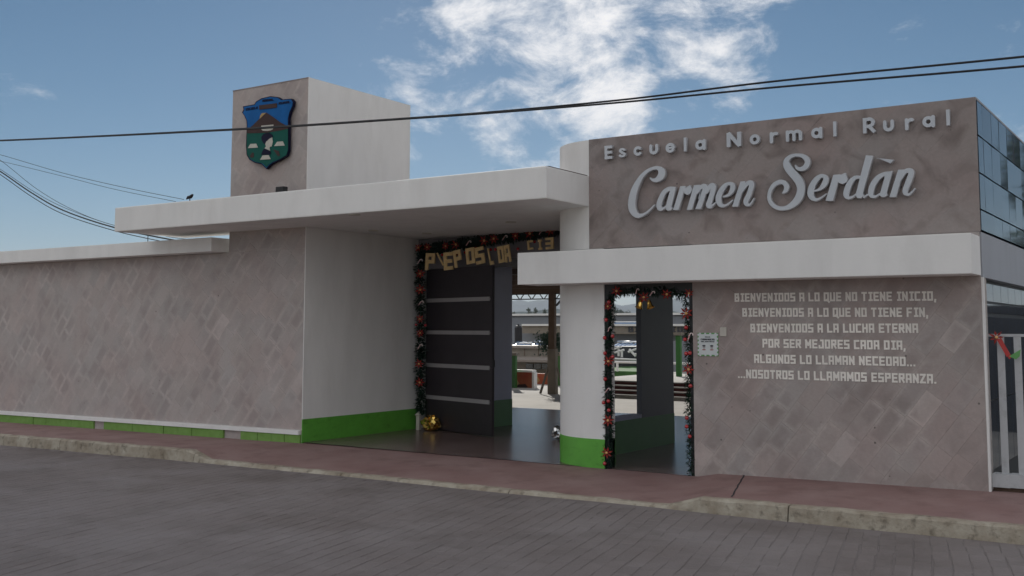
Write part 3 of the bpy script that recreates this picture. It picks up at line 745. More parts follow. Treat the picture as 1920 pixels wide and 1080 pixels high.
# script lettering traced as pen strokes of varying width
ss = empty('script_name_sign', (-4.5, -.05, 3.4), 'large raised cursive letters reading Carmen Serdàn on the stone sign wall', 'sign')
def script(ox, oy, sc, strokes, polys):
    def cv(p):
        q = at(ox+p[0]/sc, oy+p[1]/sc, 1, -.08); return q
    def cvw(p):
        a = cv(p); b = cv((p[0]+10, p[1])); c = cv((p[0], p[1]+10))
        return (a[0], a[2], p[2]*(.5*abs(b[0]-a[0])+.5*abs(c[2]-a[2]))/10)
    S_ = [catmull([cvw(p) for p in s]) for s in strokes]; Pq = [[(cv(p)[0], cv(p)[2]) for p in q] for q in polys]
    g = glyph(S_, Pq, .006, .0015)
    me = solid(g, .06, 'letter', M['letters'], .004); put(me, 'letter', ss, 0, -.058, 0)
A7 = (1160, 270, 6.75)
script(*A7, [[(400,432,8),(440,458,20),(490,452,32),(538,408,46),(548,352,44),(515,312,28),(455,305,21),(370,340,22),(295,410,28),(235,510,38),(190,620,46),(168,740,50),(175,825,47),(205,880,38),(250,908,29),(320,892,17),(390,842,13),(455,775,11)]], [])
script(*A7, [[(705,560,18),(640,568,26),(580,610,31),(538,690,34),(513,770,35),(525,822,27),(575,812,14),(625,765,8)]],
       [[(660,557),(728,540),(668,795),(690,812),(660,842),(625,846),(600,830),(596,795)]])
script(*A7, [], [[(782,535),(852,530),(765,838),(690,840)], [(830,575),(880,535),(908,520),(935,580),(908,632),(875,648),(835,628)]])
script(*A7, [[(1000,620,14),(1045,548,26),(1090,535,30),(1105,560,32)], [(1120,620,12),(1155,545,28),(1192,528,33),(1200,570,34),(1168,690,34),(1140,765,35),(1155,795,24),(1195,775,14),(1230,740,9)]],
       [[(955,522),(1030,515),(935,832),(862,838)], [(1075,545),(1135,560),(1050,825),(970,828)]])
script(*A7, [[(1330,668,12),(1395,645,20),(1440,580,33),(1440,518,30),(1395,502,20),(1340,535,30),(1285,620,37),(1265,705,39),(1290,770,29),(1340,783,18),(1400,752,13),(1445,712,9)]], [])
script(*A7, [[(1560,610,12),(1620,512,26),(1672,492,32),(1685,530,34),(1650,645,34),(1612,725,34),(1628,770,23),(1670,762,14),(1714,690,8)]], [[(1545,475),(1608,470),(1515,795),(1435,797)]])
A8 = (1430, 270, 6.4)
script(*A8, [[(240,590,8),(278,560,27),(290,510,32),(255,463,28),(195,460,28),(130,500,26),(86,580,23),(82,660,24),(118,728,25),(190,770,25),(280,770,27),(370,722,39),(438,640,48),(462,550,48),(445,460,50),(395,390,50),(330,320,48),(290,250,43),(292,195,33),(340,150,24),(410,134,20),(480,144,25),(530,182,33),(540,230,34),(510,283,33),(450,303,24),(410,285,18),(395,258,9)]], [])
script(*A8, [[(630,565,10),(690,540,20),(745,478,36),(760,412,31),(715,382,22),(660,412,32),(602,490,37),(577,580,41),(592,640,32),(640,670,20),(700,648,13),(765,600,8)]], [])
script(*A8, [], [[(850,370),(935,365),(850,685),(755,685)], [(900,400),(950,365),(995,345),(1025,420),(1010,460),(960,485),(915,468)]])
script(*A8, [[(1170,398,18),(1110,405,24),(1055,460,34),(1018,540,37),(1003,610,34),(1030,648,20),(1080,636,14),(1125,600,8)]], [[(1240,135),(1330,142),(1205,590),(1220,620),(1175,655),(1135,650),(1115,615)]])
script(*A8, [[(1540,345,16),(1470,358,24),(1390,402,32),(1330,480,36),(1302,560,36),(1305,620,26),(1355,632,16),(1405,598,10)], [(1215,640,12),(1260,610,12)]], [[(1480,345),(1562,320),(1490,590),(1505,612),(1470,638),(1430,640),(1402,618)]])
script(*A8, [[(1650,440,12),(1710,335,26),(1770,322,34),(1785,360,36),(1748,465,36),(1712,560,34),(1725,605,20),(1770,600,14),(1828,535,8)]], [[(1625,310),(1700,305),(1605,640),(1520,640)]])
script(*A8, [], [[(1385,170),(1580,190),(1535,238)]])

# block letters for the poem and the lintel: strokes on a 0..1 x 0..1.35 cell
w_ = .138; a_, b_, H = w_, .82-w_, 1.35
lo, hi, md = w_, H-w_, H*.5
def SQ(*s): return [[(x, y, w_) for x, y in q] for q in s]
BLK = {
 'B': SQ([(a_,lo),(a_,hi)],[(a_,hi),(b_-.05,hi)],[(a_,md),(b_,md)],[(a_,lo),(b_,lo)],[(b_,lo),(b_,md)],[(b_-.07,md),(b_-.07,hi)]),
 'I': SQ([(.41,lo),(.41,hi)],[(.22,lo),(.6,lo)],[(.22,hi),(.6,hi)]), 'E': SQ([(a_,lo),(a_,hi)],[(a_,hi),(b_,hi)],[(a_,md),(b_-.08,md)],[(a_,lo),(b_,lo)]),
 'N': SQ([(a_,lo),(a_,hi)],[(b_,lo),(b_,hi)],[(a_,hi),(b_,lo)]), 'V': SQ([(a_,hi),(.41,lo)],[(b_,hi),(.41,lo)]),
 'D': SQ([(a_,lo),(a_,hi)],[(a_,lo),(b_-.04,lo)],[(a_,hi),(b_-.04,hi)],[(b_,lo+.08),(b_,hi-.08)]), 'O': SQ([(a_,lo),(a_,hi)],[(b_,lo),(b_,hi)],[(a_,lo),(b_,lo)],[(a_,hi),(b_,hi)]),
 'S': SQ([(a_,lo),(b_,lo)],[(b_,lo),(b_,md)],[(a_,md),(b_,md)],[(a_,md),(a_,hi)],[(a_,hi),(b_,hi)]),
 'A': SQ([(a_,lo),(a_,hi)],[(b_,lo),(b_,hi)],[(a_,hi),(b_,hi)],[(a_,md-.1),(b_,md-.1)]), 'L': SQ([(a_,lo),(a_,hi)],[(a_,lo),(b_,lo)]),
 'Q': SQ([(a_,lo),(a_,hi)],[(b_,lo),(b_,hi)],[(a_,lo),(b_,lo)],[(a_,hi),(b_,hi)],[(.5,.25),(.8,-.08)]), 'U': SQ([(a_,lo),(a_,hi)],[(b_,lo),(b_,hi)],[(a_,lo),(b_,lo)]),
 'T': SQ([(.41,lo),(.41,hi)],[(a_,hi),(b_,hi)]), 'C': SQ([(a_,lo),(a_,hi)],[(a_,lo),(b_,lo)],[(a_,hi),(b_,hi)]), 'F': SQ([(a_,lo),(a_,hi)],[(a_,hi),(b_,hi)],[(a_,md),(b_-.1,md)]),
 'H': SQ([(a_,lo),(a_,hi)],[(b_,lo),(b_,hi)],[(a_,md),(b_,md)]), 'R': SQ([(a_,lo),(a_,hi)],[(a_,hi),(b_,hi)],[(b_,hi),(b_,md)],[(a_,md),(b_,md)],[(.4,md),(b_,lo)]),
 'P': SQ([(a_,lo),(a_,hi)],[(a_,hi),(b_,hi)],[(b_,hi),(b_,md)],[(a_,md),(b_,md)]), 'M': SQ([(a_,lo),(a_,hi)],[(.95-w_,lo),(.95-w_,hi)],[(a_,hi),(.475,.5)],[(.95-w_,hi),(.475,.5)]),
 'J': SQ([(b_,lo),(b_,hi)],[(a_,lo),(b_,lo)],[(a_,lo),(a_,.4)],[(.4,hi),(b_,hi)]), 'G': SQ([(a_,lo),(a_,hi)],[(a_,lo),(b_,lo)],[(a_,hi),(b_,hi)],[(b_,lo),(b_,md)],[(.5,md),(b_,md)]),
 'Z': SQ([(a_,lo),(b_,lo)],[(a_,hi),(b_,hi)],[(a_,lo),(b_,hi)]), '.': SQ([(.15,lo),(.16,lo)]), ',': SQ([(.17,lo),(.13,-.1)]),
 '2': SQ([(a_,hi),(b_,hi)],[(b_,hi),(b_,lo)],[(a_,md),(b_,md)],[(a_,lo),(b_,lo)]),
}
ADV = {'.': .44, ',': .36, ' ': .5, 'M': 1.07, 'I': .82}
def blk_mesh(ch, depth, m, key):
    g = glyph(BLK[ch], [], .02, .012, square=True)
    return solid(g, depth, key, m, 0)
bc = {}
pt_ = empty('poem_lettering', (-3.8, -.01, 1.8), 'six lines of cream block capitals on the stone wall right of the small door', 'lettering')
z8 = lambda x, y: (1280+x/3.3103, 500+y/3.3103)
lines = [('BIENVENIDOS A LO QUE NO TIENE INICIO,', 322, 1570, 192, 182), ('BIENVENIDOS A LO QUE NO TIENE FIN,', 370, 1520, 284, 283),
         ('BIENVENIDOS A LA LUCHA ETERNA', 420, 1462, 381, 382), ('POR SER MEJORES CADA DIA,', 495, 1380, 475, 488),
         ('ALGUNOS LO LLAMAN NECEDAD...', 443, 1445, 571, 590), ('...NOSOTROS LO LLAMAMOS ESPERANZA.', 343, 1575, 664, 697)]
for txt, xa, xb, ya, yb in lines:
    A = at(*z8(xa, ya), 1, -.004); B = at(*z8(xb, yb), 1, -.004); tot = sum(ADV.get(c, .95) for c in txt)-.13
    sx = (B[0]-A[0])/tot; x = 0; hz = .105
    for ch in txt:
        if ch != ' ':
            if ch not in bc: bc[ch] = blk_mesh(ch, .005, M['poem'], 'letter')
            t = x/tot; z = A[2]+(B[2]-A[2])*t-hz/2
            o = put(bc[ch], 'letter', pt_, A[0]+x*sx, -.0045, z, 0, (sx, hz/1.35))
        x += ADV.get(ch, .95)

# ------------------------------------------------------------ crest on the tower
cr = empty('school_crest', (-13.08, -.06, 5.0), 'blue and green painted shield crest with mountain, profile and books on the tower', 'crest')
zc = lambda p, y=-.09: (lambda q: (q[0], q[2]))(at(440+p[0]/6.545, 165+p[1]/6.545, 1, y))
def plate(name, pts, y0, y1, m, par=cr):
    return MB().prism([zc(p, y0) for p in pts], y0, y1).build(name, m, par)
outl = [(100,225),(240,200),(262,165),(330,125),(440,100),(530,110),(575,140),(700,130),(722,165),(715,215),(680,290),(660,370),(660,760),(640,830),(560,880),(470,920),(420,958),(390,995),(360,965),(330,935),(250,920),(180,880),(145,820),(138,700),(148,480),(145,400),(118,340),(90,300),(108,265)]
board = plate('shield_board', outl, -.085, -.03, M['cdark'])
cx_, cy_ = 400, 520
inn = [(cx_+(p[0]-cx_)*.965, cy_+(p[1]-cy_)*.975) for p in outl]
plate('blue_field', inn, -.089, -.0855, M['cblue'])
plate('green_field', [(150,545),(400,540),(652,490),(652,755),(632,822),(556,868),(466,906),(418,940),(390,975),(366,950),(336,922),(255,907),(188,868),(152,812),(146,700)], -.093, -.0895, M['cgreen'])
plate('mountain', [(152,556),(150,500),(200,478),(300,380),(390,302),(480,362),(560,422),(650,470),(652,500),(560,520),(400,548)], -.097, -.0935, M['cbrown'])
plate('rising_sun', [(306,378),(310,345),(325,318),(345,306),(368,306),(384,303),(345,340)], -.101, -.0975, M['csun'])
plate('name_panel', [(300,212),(515,186),(515,240),(300,264)], -.101, -.0895, M['cbrown'])
plate('snow_cap', [(326,462),(474,448),(474,465),(326,480)], -.101, -.0975, M['clight'])
plate('snow_cap', [(320,500),(345,492),(400,490),(466,482),(468,505),(440,520),(400,528),(345,524)], -.101, -.0975, M['clight'])
plate('hair', [(330,640),(326,600),(350,568),(385,552),(430,553),(462,578),(468,600),(430,618),(405,640),(385,655),(372,690),(350,675)], -.104, -.0975, M['cdark'])
plate('face', [(380,660),(402,648),(412,628),(432,614),(460,604),(462,632),(469,662),(461,676),(463,690),(455,700),(456,716),(434,720),(426,735),(434,770),(366,740),(384,716),(376,690)], -.101, -.0975, M['clight'])
plate('dress', [(362,740),(436,774),(445,800),(430,818),(322,820),(340,775)], -.104, -.1012, M['cdark'])
for q in ([(160,738),(192,686),(264,683),(285,731)], [(483,713),(520,660),(590,654),(614,706)], [(310,881),(342,828),(415,822),(442,873)]):
    plate('book', q, -.101, -.0975, M['clight'])
for q in ([(185,835),(215,790),(235,800),(232,850),(200,855)], [(470,750),(540,775),(555,830),(530,838)]):
    plate('open_hand', q, -.098, -.0935, M['cbrown'])
def sans_text(txt, x0, x1, y0, y1, par, yy, hgt, m):
    tot = sum(ADV.get(c, .95) for c in txt); A = at(440+x0/6.545, 165+y0/6.545, 1, yy); B = at(440+x1/6.545, 165+y1/6.545, 1, yy)
    sx = (B[0]-A[0])/tot; x = 0
    for ch in txt:
        t = x/tot
        put(blk_mesh(ch, .004, m, 'letter'), 'letter', par, A[0]+x*sx, yy, A[2]+(B[2]-A[2])*t, 0, (sx, hgt/1.35)); x += ADV.get(ch, .95)
sans_text('ESCUELA', 135, 285, 278, 255, cr, -.093, .04, M['cdark'])
sans_text('NORMAL', 340, 480, 172, 158, cr, -.093, .04, M['cdark'])
sans_text('RURAL', 540, 690, 205, 185, cr, -.093, .04, M['cdark'])

# ------------------------------------------------------------ poster and cover plate
po = empty('poster', (at(1327, 645, 1, 0)[0], -.01, 1.6), 'small white printed notice with scalloped green border on the stone wall beside the small door', 'poster')
pa = at(1308, 624, 1, -.008); pb_ = at(1347, 668, 1, -.008)
px0, px1, pz0, pz1 = pa[0], pb_[0], pb_[2], pa[2]
box('border', (px0, -.008, pz0), (px1, -.004, pz1), M['pgreen'], po)
m_ = .016; box('sheet', (px0+m_, -.0115, pz0+m_), (px1-m_, -.0085, pz1-m_), M['paper'], po)
nS = 6
for i in range(nS):
    for sx in (0, 1):
        zc_ = pz0+(i+.5)*(pz1-pz0)/nS; x_ = px0+.012 if sx == 0 else px1-.012
        MB().tube([(x_, -.0118, zc_), (x_, -.0085, zc_)], .014, 10).build('scallop', M['paper'], po)
for i in range(4):
    for sz in (0, 1):
        xc_ = px0+(i+.5)*(px1-px0)/4; z_ = pz0+.012 if sz == 0 else pz1-.012
        MB().tube([(xc_, -.0118, z_), (xc_, -.0085, z_)], .014, 10).build('scallop', M['paper'], po)
def ptext(txt, cx, z, hgt, wd, m=M['ink']):
    tot = sum(ADV.get(c, .95) for c in txt); sx = wd/tot; x = 0
    for ch in txt:
        if ch != ' ': put(bc.get(ch) or blk_mesh(ch, .004, m, 'letter'), 'print', po, cx-wd/2+x*sx, -.0135, z, 0, (sx, hgt/1.35)).data.materials
        x += ADV.get(ch, .95)
bc_save = bc; bc = {}
pcx = (px0+px1)/2; W_ = px1-px0; HH = pz1-pz0
ptext('USO DE', pcx, pz0+HH*.80, .012, W_*.25); ptext('CUBREBOCAS', pcx, pz0+HH*.68, .021, W_*.68); ptext('OBLIGATORIO', pcx, pz0+HH*.60, .012, W_*.66)
for s in (-1, 1):
    c0 = pcx+s*W_*.19
    for nm, mm, dz, r0, r1 in (('hat', M['ink'], .44, .022, .011), ('mask', M['paper'], .36, .018, .014), ('collar', M['red'], .27, .024, .006)):
        zz = pz0+HH*dz; poly = [(c0+r0*math.cos(2*math.pi*i/14), zz+r1*math.sin(2*math.pi*i/14)) for i in range(14)]
        MB().prism(poly, -.0135, -.0116).build(nm, mm if nm != 'mask' else M['strip'], po)
bc = bc_save
q = at(1356, 622, 1, -.012)
cp = box('cover_plate', (q[0]-.042, -.014, q[2]-.055), (q[0]+.042, -.003, q[2]+.055), M['plate'], None, .002)
tag(cp, 'small blank cream cover plate on the stone wall above the notice', 'cover plate')

# ------------------------------------------------------------ lintel letters
lb = empty('letter_banner', (-10.5, 2.84, 3.2), 'row of golden foam capitals hanging unevenly across the dark lintel of the big gate', 'banner')
z6 = lambda x, y: (770+x/8.305, 430+y/8.305)
def foam(ch, x0, x1, y0, y1, rot, s_z=None, k=z6):
    A = at(*k(x0, y1), 1, 2.64); B = at(*k(x1, y1), 1, 2.64); T = at(*k(x0, y0), 1, 2.64)
    me = blk_mesh(ch, .025, M['foam'], 'letter')
    put(me, 'letter', lb, A[0], 2.642, A[2], rad(rot), ((B[0]-A[0])/.82, (T[2]-A[2])/1.35))
foam('P', 225, 370, 370, 635, 3)
foam('E', 520, 665, 365, 640, -3); foam('P', 690, 810, 335, 605, -10); foam('O', 875, 1010, 300, 550, -7); foam('S', 1025, 1165, 290, 555, -9)
foam('L', 1240, 1300, 290, 560, -12); foam('O', 1375, 1470, 270, 530, -8); foam('A', 1480, 1570, 250, 520, -9)
k9 = lambda x, y: (900+x/9, 400+y/9)
foam('C', 810, 900, 465, 620, -6, k=k9); foam('I', 980, 1060, 450, 620, -4, k=k9); foam('2', 1110, 1245, 415, 610, -2, k=k9)
A = at(*z6(412, 370), 1, 2.64); B = at(*z6(512, 560), 1, 2.64)
MB().obox((Vector(A)+Vector(B))/2, .014, .012, (Vector(A)-Vector(B)).length/2, Matrix.Rotation(math.atan2(A[0]-B[0], A[2]-B[2]), 3, 'Y')).build('fallen_stroke', M['foam'], lb)

# ------------------------------------------------------------ garlands
def foliage(path, r, n, par, lsize=.06, seed=1):
    rr = random.Random(seed); mb = MB(); segs = [(Vector(a), Vector(b)) for a, b in zip(path[:-1], path[1:])]
    L = [(b-a).length for a, b in segs]; T = sum(L)
    for i in range(n):
        t = rr.random()*T; k = 0
        while t > L[k] and k < len(L)-1: t -= L[k]; k += 1
        a, b = segs[k]; p = a+(b-a)*(t/L[k]); d = (b-a).normalized()
        dirv = Vector((rr.gauss(0, 1), rr.gauss(0, 1), rr.gauss(0, 1))); dirv = (dirv-d*dirv.dot(d)*.6).normalized()
        pulse = .75+.4*abs(math.sin(t*9+k))
        l_ = r*pulse*rr.uniform(.7, 1.15); s = dirv.cross(d); s = s.normalized() if s.length > .01 else Vector((1, 0, 0))
        w = lsize*.13*rr.uniform(.7, 1.4); b0 = p+dirv*l_*.15
        mb.quad(b0-s*w*.4, b0+s*w*.4, p+dirv*l_*.75+s*w, p+dirv*l_+Vector((0, 0, -.01)), p+dirv*l_*.7-s*w)
    o = mb.build('foliage', M['leafg'], par); return o
def flower_meshes():
    pm_ = MB()
    for k in range(7):
        a = 2*math.pi*k/7; rr = 1.0 if k % 2 else .85
        def P(r, t, y): return (r*math.cos(a+t), y, r*math.sin(a+t))
        pm_.quad(P(.12, 0, -.02), P(.5, -.32, -.10), P(rr, 0, -.02), P(.5, .32, -.10))
        pm_.quad(P(.12, 0, .02), P(.5, .32, -.08), P(rr, 0, 0), P(.5, -.32, -.08))
    f = pm_.build('petals', M['red']); c = MB().ball((0, -.12, 0), .2, 10, 6).build('flower_centre', M['yellow'])
    bl = MB().ball((0, 0, 0), 1, 12, 8).build('bauble', M['bauble'], smooth=True)
    cn = MB(); cn.tube([(0, 0, -1.2), (0, 0, .3), (.15, 0, .65), (.45, 0, .8), (.72, 0, .62), (.78, 0, .3)], .17, 7)
    cn = cn.build('candy_cane', M['cane'])
    st_ = MB()
    for z in (-1.0, -.6, -.2, .2): st_.tube([(0, 0, z-.08), (0, 0, z+.08)], .185, 7)
    st_ = st_.build('cane_stripe', M['bauble'])
    D = dict(f=f.data, c=c.data, b=bl.data, n=cn.data, s=st_.data)
    for o in (f, c, bl, cn, st_): bpy.data.objects.remove(o)
    return D
FM = flower_meshes()
def add_flower(par, p, s, ang=0):
    f = link('poinsettia', FM['f'], par, p); f.scale = (s, s, s); f.rotation_euler = (rad(random.uniform(-15, 15)), ang, rad(random.uniform(10, 35)))
    c = bpy.data.objects.new('flower_centre', FM['c']); COL.objects.link(c); c.parent = f
def add_bauble(par, p, s): o = link('bauble', FM['b'], par, p); o.scale = (s, s, s)
def add_cane(par, p, s):
    o = link('candy_cane', FM['n'], par, p); o.scale = (s, s, s); o.rotation_euler = (0, rad(random.uniform(15, 40)), rad(20))
    c = bpy.data.objects.new('cane_stripe', FM['s']); COL.objects.link(c); c.parent = o
gg = empty('gate_garland', (-12.0, 2.8, 0), 'dark green garland with poinsettias and candy canes around the big gate', 'garland')
yq = 2.78
gp = [Vector(at(x, y, 1, yq)) for x, y in ((790, 775), (788, 700), (789, 600), (787, 520), (789, 470), (840, 462), (880, 455), (950, 444), (1000, 438), (1049, 430))]
foliage(gp, .125, 3800, gg, .12, 3)
k3 = lambda x, y: (740+x/4.5, 400+y/4.5); k4 = lambda x, y: (740+x/4.153, 640+y/4.153)
for q in [(200,290),(275,285),(430,275),(515,265),(755,230),(838,215),(1020,190),(1140,170),(1312,145),(215,510),(215,645),(215,890),(215,1010)]:
    add_flower(gg, Vector(at(*k3(*q), 1, yq-.1)), .095*random.uniform(.9, 1.15), random.random())
for q in [(190,175),(195,320)]: add_flower(gg, Vector(at(*k4(*q), 1, yq-.1)), .1, random.random())
for q in [(620,245),(925,200),(1235,150),(220,750),(210,400)]: add_cane(gg, Vector(at(*k3(*q), 1, yq-.13)), .055)
add_cane(gg, Vector(at(*k4(195, 35), 1, yq-.13)), .055)
for q in [(685,295),(595,330),(810,305),(850,305),(960,290),(1040,300),(1180,240),(305,350),(260,945),(180,940),(400,350),(520,350)]:
    add_bauble(gg, Vector(at(*k3(*q), 1, yq-.06)), .026)
dg_ = empty('door_garland', (-6.1, .0, 0), 'dark green garland with red poinsettias, baubles and striped canes around the small pedestrian door', 'garland')
yd = .04
dp1 = [Vector(at(x, y, 1, yd)) for x, y in ((1140, 878), (1142, 800), (1141, 700), (1143, 620), (1146, 555), (1160, 546), (1210, 546), (1255, 547), (1286, 552), (1290, 600), (1292, 700), (1293, 800), (1296, 890))]
foliage(dp1, .085, 3600, dg_, .07, 5)
k5 = lambda x, y: (1100+x/4.909, 500+y/4.909); kk6 = lambda x, y: (1100+x/4.909, 700+y/4.909)
for q, s in [((195,365),.065),((275,225),.08),((525,280),.085),((735,255),.08),((940,245),.07),((915,430),.095),((200,870),.085),((935,945),.085)]:
    add_flower(dg_, Vector(at(*k5(*q), 1, yd-.09)), s, random.random())
for q, s in [((195,435),.09),((185,730),.09)]: add_flower(dg_, Vector(at(*kk6(*q), 1, yd-.09)), s, random.random())
for q in [(178,490),(240,640),(165,655),(168,797),(240,830),(170,1035),(915,560),(905,670),(915,800),(950,795),(205,325)]:
    add_bauble(dg_, Vector(at(*k5(*q), 1, yd-.08)), .026)
for q in [(200,255),(155,270),(205,340),(165,830),(955,115),(920,410),(920,490),(948,580)]: add_bauble(dg_, Vector(at(*kk6(*q), 1, yd-.08)), .025)
for q, s in [((460,220),.035),((600,240),.04),((205,570),.035),((945,635),.05)]: add_cane(dg_, Vector(at(*k5(*q), 1, yd-.1)), s)
add_cane(dg_, Vector(at(*kk6(190, 150), 1, yd-.1)), .04)
for s in (-1, 1):                              # pair of golden bells under the middle flower
    p = Vector(at(1209+s*6, 571, 1, yd-.08)); b = MB()
    pr = [(.0, .06), (.02, .055), (.028, .02), (.035, -.02), (.055, -.045)]
    pts = [p+Vector((s*.01*i, 0, z)) for i, (_, z) in enumerate(pr)]
    b.tube(pts, [max(.004, r) for r, _ in pr], 12, False); b.build('golden_bell', M['gold'], dg_, smooth=True)

# ------------------------------------------------------------ foil gifts
def foil(name, c, w, h_, m, label, seed, par=None):
    rr = random.Random(seed); bm = bmesh.new(); bmesh.ops.create_icosphere(bm, subdivisions=3, radius=1)
    for v in bm.verts:
        p = v.co; k = 1+.22*math.sin(7*p.x+seed)*math.cos(6*p.z+seed*2)+rr.uniform(-.13, .13)
        e = 4; nrm = (abs(p.x)**e+abs(p.y)**e+abs(p.z)**e)**(1/e)
        q_ = p/nrm*.9
        if q_.z > .5: q_.x *= .85; q_.y *= .85
        v.co = Vector((q_.x*w*k, q_.y*w*.8*k, q_.z*h_*(k if q_.z > 0 else 1)))
        v.co.z = max(v.co.z, -h_*.95)
    me = bpy.data.meshes.new('wrapping'); bm.to_mesh(me); bm.free(); me.materials.append(m)
    e_ = empty(name, (c[0], c[1], c[2]), label, 'gift'); o = link('wrapping', me, e_, (c[0], c[1], c[2]+h_*.95))
    b = MB()
    for k in range(6):
        a = k*math.pi/3+.3; b.quad(Vector((0, 0, h_*.8)), Vector((w*.25*math.cos(a), w*.25*math.sin(a), h_*1.1)), Vector((w*.5*math.cos(a+.2), w*.5*math.sin(a+.2), h_*1.22)), Vector((w*.3*math.cos(a+.5), w*.3*math.sin(a+.5), h_*1.0)))
    b.build('foil_ruffle', m, e_, loc=(c[0], c[1], c[2]+h_*.95))
g1 = at(808, 808, 2, 0); foil('foil_gift', g1, .16, .13, M['gold'], 'crumpled gold foil wrapped gift on the floor at the foot of the gate garland', 4)
g2 = at(1046, 826, 2, 0); foil('foil_gift', (g2[0]-.06, g2[1]+.15, 0), .12, .11, M['silver'], 'crumpled silver foil wrapped gift half hidden behind the rounded wall', 9)
lp = at(785, 806, 2, 0); ln = empty('paper_lantern', lp, 'little white lantern with a pointed roof beside the gold foil gift', 'lantern')
MB().box((lp[0]-.035, lp[1]-.035, .002), (lp[0]+.035, lp[1]+.035, .25)).build('lantern_body', M['plate'], ln)
t_ = MB(); a0 = lp; zt = .26
for i in range(4):
    c0 = [(-.055, -.055), (.055, -.055), (.055, .055), (-.055, .055)]; p0_, p1_ = c0[i], c0[(i+1) % 4]
    t_.quad((a0[0]+p0_[0], a0[1]+p0_[1], zt), (a0[0]+p1_[0], a0[1]+p1_[1], zt), (a0[0], a0[1], zt+.07))
t_.build('lantern_roof', M['plate'], ln)

# ------------------------------------------------------------ fence at right
fe = empty('railing_fence', (-1, .12, .1), 'white railing of flat upright bars on a low whitewashed ledge beside the glass facade', 'fence')
lg = MB(); xs = list(np.arange(XR+.016, 4.0, .17))
for a, b in zip(xs[:-1], xs[1:]):
    j = random.uniform(-.006, .006); lg.box((a, .05+j, .150+(a-XR)*.02), (b, .24, .287+random.uniform(-.004, .004)+(a-XR)*.02))
lg.build('ledge', M['fence'], fe)
box('footing', (XR+.016, .10, -.1), (4, .22, .15), M['brick'], fe)
for i in range(36):
    x = -2.01+.163*i; box('bar', (x, .13, .285), (x+.070, .15, 1.732), M['fence'], fe)
box('top_rail', (XR+.014, .125, 1.733), (4, .155, 1.762), M['fence'], fe)
bowp = at(1868, 632, 1, .07); fb = empty('poinsettia_bow', bowp, 'red poinsettia bow with hanging red and green ribbon tied to the white railing', 'decoration')
add_flower(fb, Vector(bowp), .085)
rb = MB(); e1 = Vector(at(1872, 636, 1, .07)); e2 = Vector(at(1893, 664, 1, .07)); e3 = Vector(at(1888, 670, 1, .07)); rb.quad(e1+Vector((-.02, 0, 0)), e1+Vector((.03, 0, .01)), e2, e3)
rb.quad(e1+Vector((-.0, .01, 0)), e1+Vector((.03, .012, -.0)), e2+Vector((.02, .01, -.03)), e3+Vector((.02, .01, -.02))); rb.build('red_ribbon', M['bauble'], fb)
gr = MB(); q1 = [Vector(at(x, y, 1, .075)) for x, y in ((1892, 668), (1914, 655), (1912, 668), (1905, 674))]; gr.quad(*q1); gr.build('green_ribbon', M['pgreen'], fb)

# ------------------------------------------------------------ cables, small things on the canopy
def cable(name, pix, y, r, label, group=None):
    P = catmull([at(a, b, 1, y) for a, b in pix], 8)
    # carry on past the frame with the same sag
    o = MB().tube([tuple(p) for p in P], r, 7).build(name, M['cable'], None, smooth=True); return tag(o, label, 'cable', group)
cable('overhead_cable', [(-300, 272), (0, 263), (437, 242), (768, 221), (960, 206.5), (1185, 185), (1460, 151.5), (1920, 106), (2300, 62)], -4.5, .0085, 'upper of the two black overhead cables crossing in front of the tower and sign', 'cables over the street')
cable('overhead_cable', [(-300, 273.2), (0, 264), (437, 243.5), (768, 222.5), (960, 208.8), (1185, 190), (1460, 163), (1920, 124), (2300, 86)], -4.52, .0085, 'lower of the two black overhead cables crossing in front of the tower and sign', 'cables over the street')
bgc = [([(-60, 276), (0, 290), (120, 325), (240, 353), (345, 374)], .008, 'topmost thin cable descending from upper left behind the canopy'),
       ([(-60, 292), (0, 302), (120, 331), (220, 356), (330, 378)], .007, 'second thin cable from the top descending behind the canopy'),
       ([(-60, 265), (0, 300), (70, 355), (140, 395), (216, 423), (330, 446), (410, 452)], .008, 'thin steep cable between the upper pair and the thick bundle'),
       ([(-60, 285), (0, 321), (60, 362), (120, 395), (216, 427), (330, 451), (390, 459)], .022, 'thick bundle of black cables sagging behind the boundary wall'),
       ([(-60, 290), (0, 327), (60, 369), (120, 402), (216, 433), (300, 452)], .013, 'thinner black cable just beneath the thick sagging bundle'),
       ([(-60, 280), (0, 317), (60, 357), (120, 389), (216, 423), (330, 444)], .008, 'thin cable lying along the top of the thick sagging bundle')]
for p, r, l in bgc: cable('service_cable', p, 8.0, r, l, 'service cables behind the canopy')
q = at(277, 457, 1, .1); tag(MB().tube([(q[0], .1, 3.3), (q[0], .1, 3.95)], .008, 6).build('steel_rod', M['cable']), 'thin upright steel rod standing on the wall coping under the canopy', 'rod')
def pigeon(x, y, yy, s, label):
    c = Vector(at(x, y, 1, yy)); b = MB(); b.tube([c+Vector((-.13*s, 0, .0)), c+Vector((-.06*s, 0, .04*s)), c+Vector((.03*s, 0, .05*s)), c+Vector((.09*s, 0, .09*s)), c+Vector((.12*s, 0, .10*s))], [.01*s, .04*s, .045*s, .03*s, .008*s], 8)
    b.tube([c+Vector((0, 0, -.06*s)), c+Vector((0, 0, .03*s))], .012*s, 5)
    return tag(b.build('pigeon', M['cable'], smooth=True), label, 'bird')
pigeon(356, 373, -.55, .7, 'small dark bird perched on the left part of the canopy edge')
q = at(528, 356, 1, -.25); fl = empty('floodlight', q, 'small black floodlight on the canopy roof at the foot of the tower', 'floodlight')
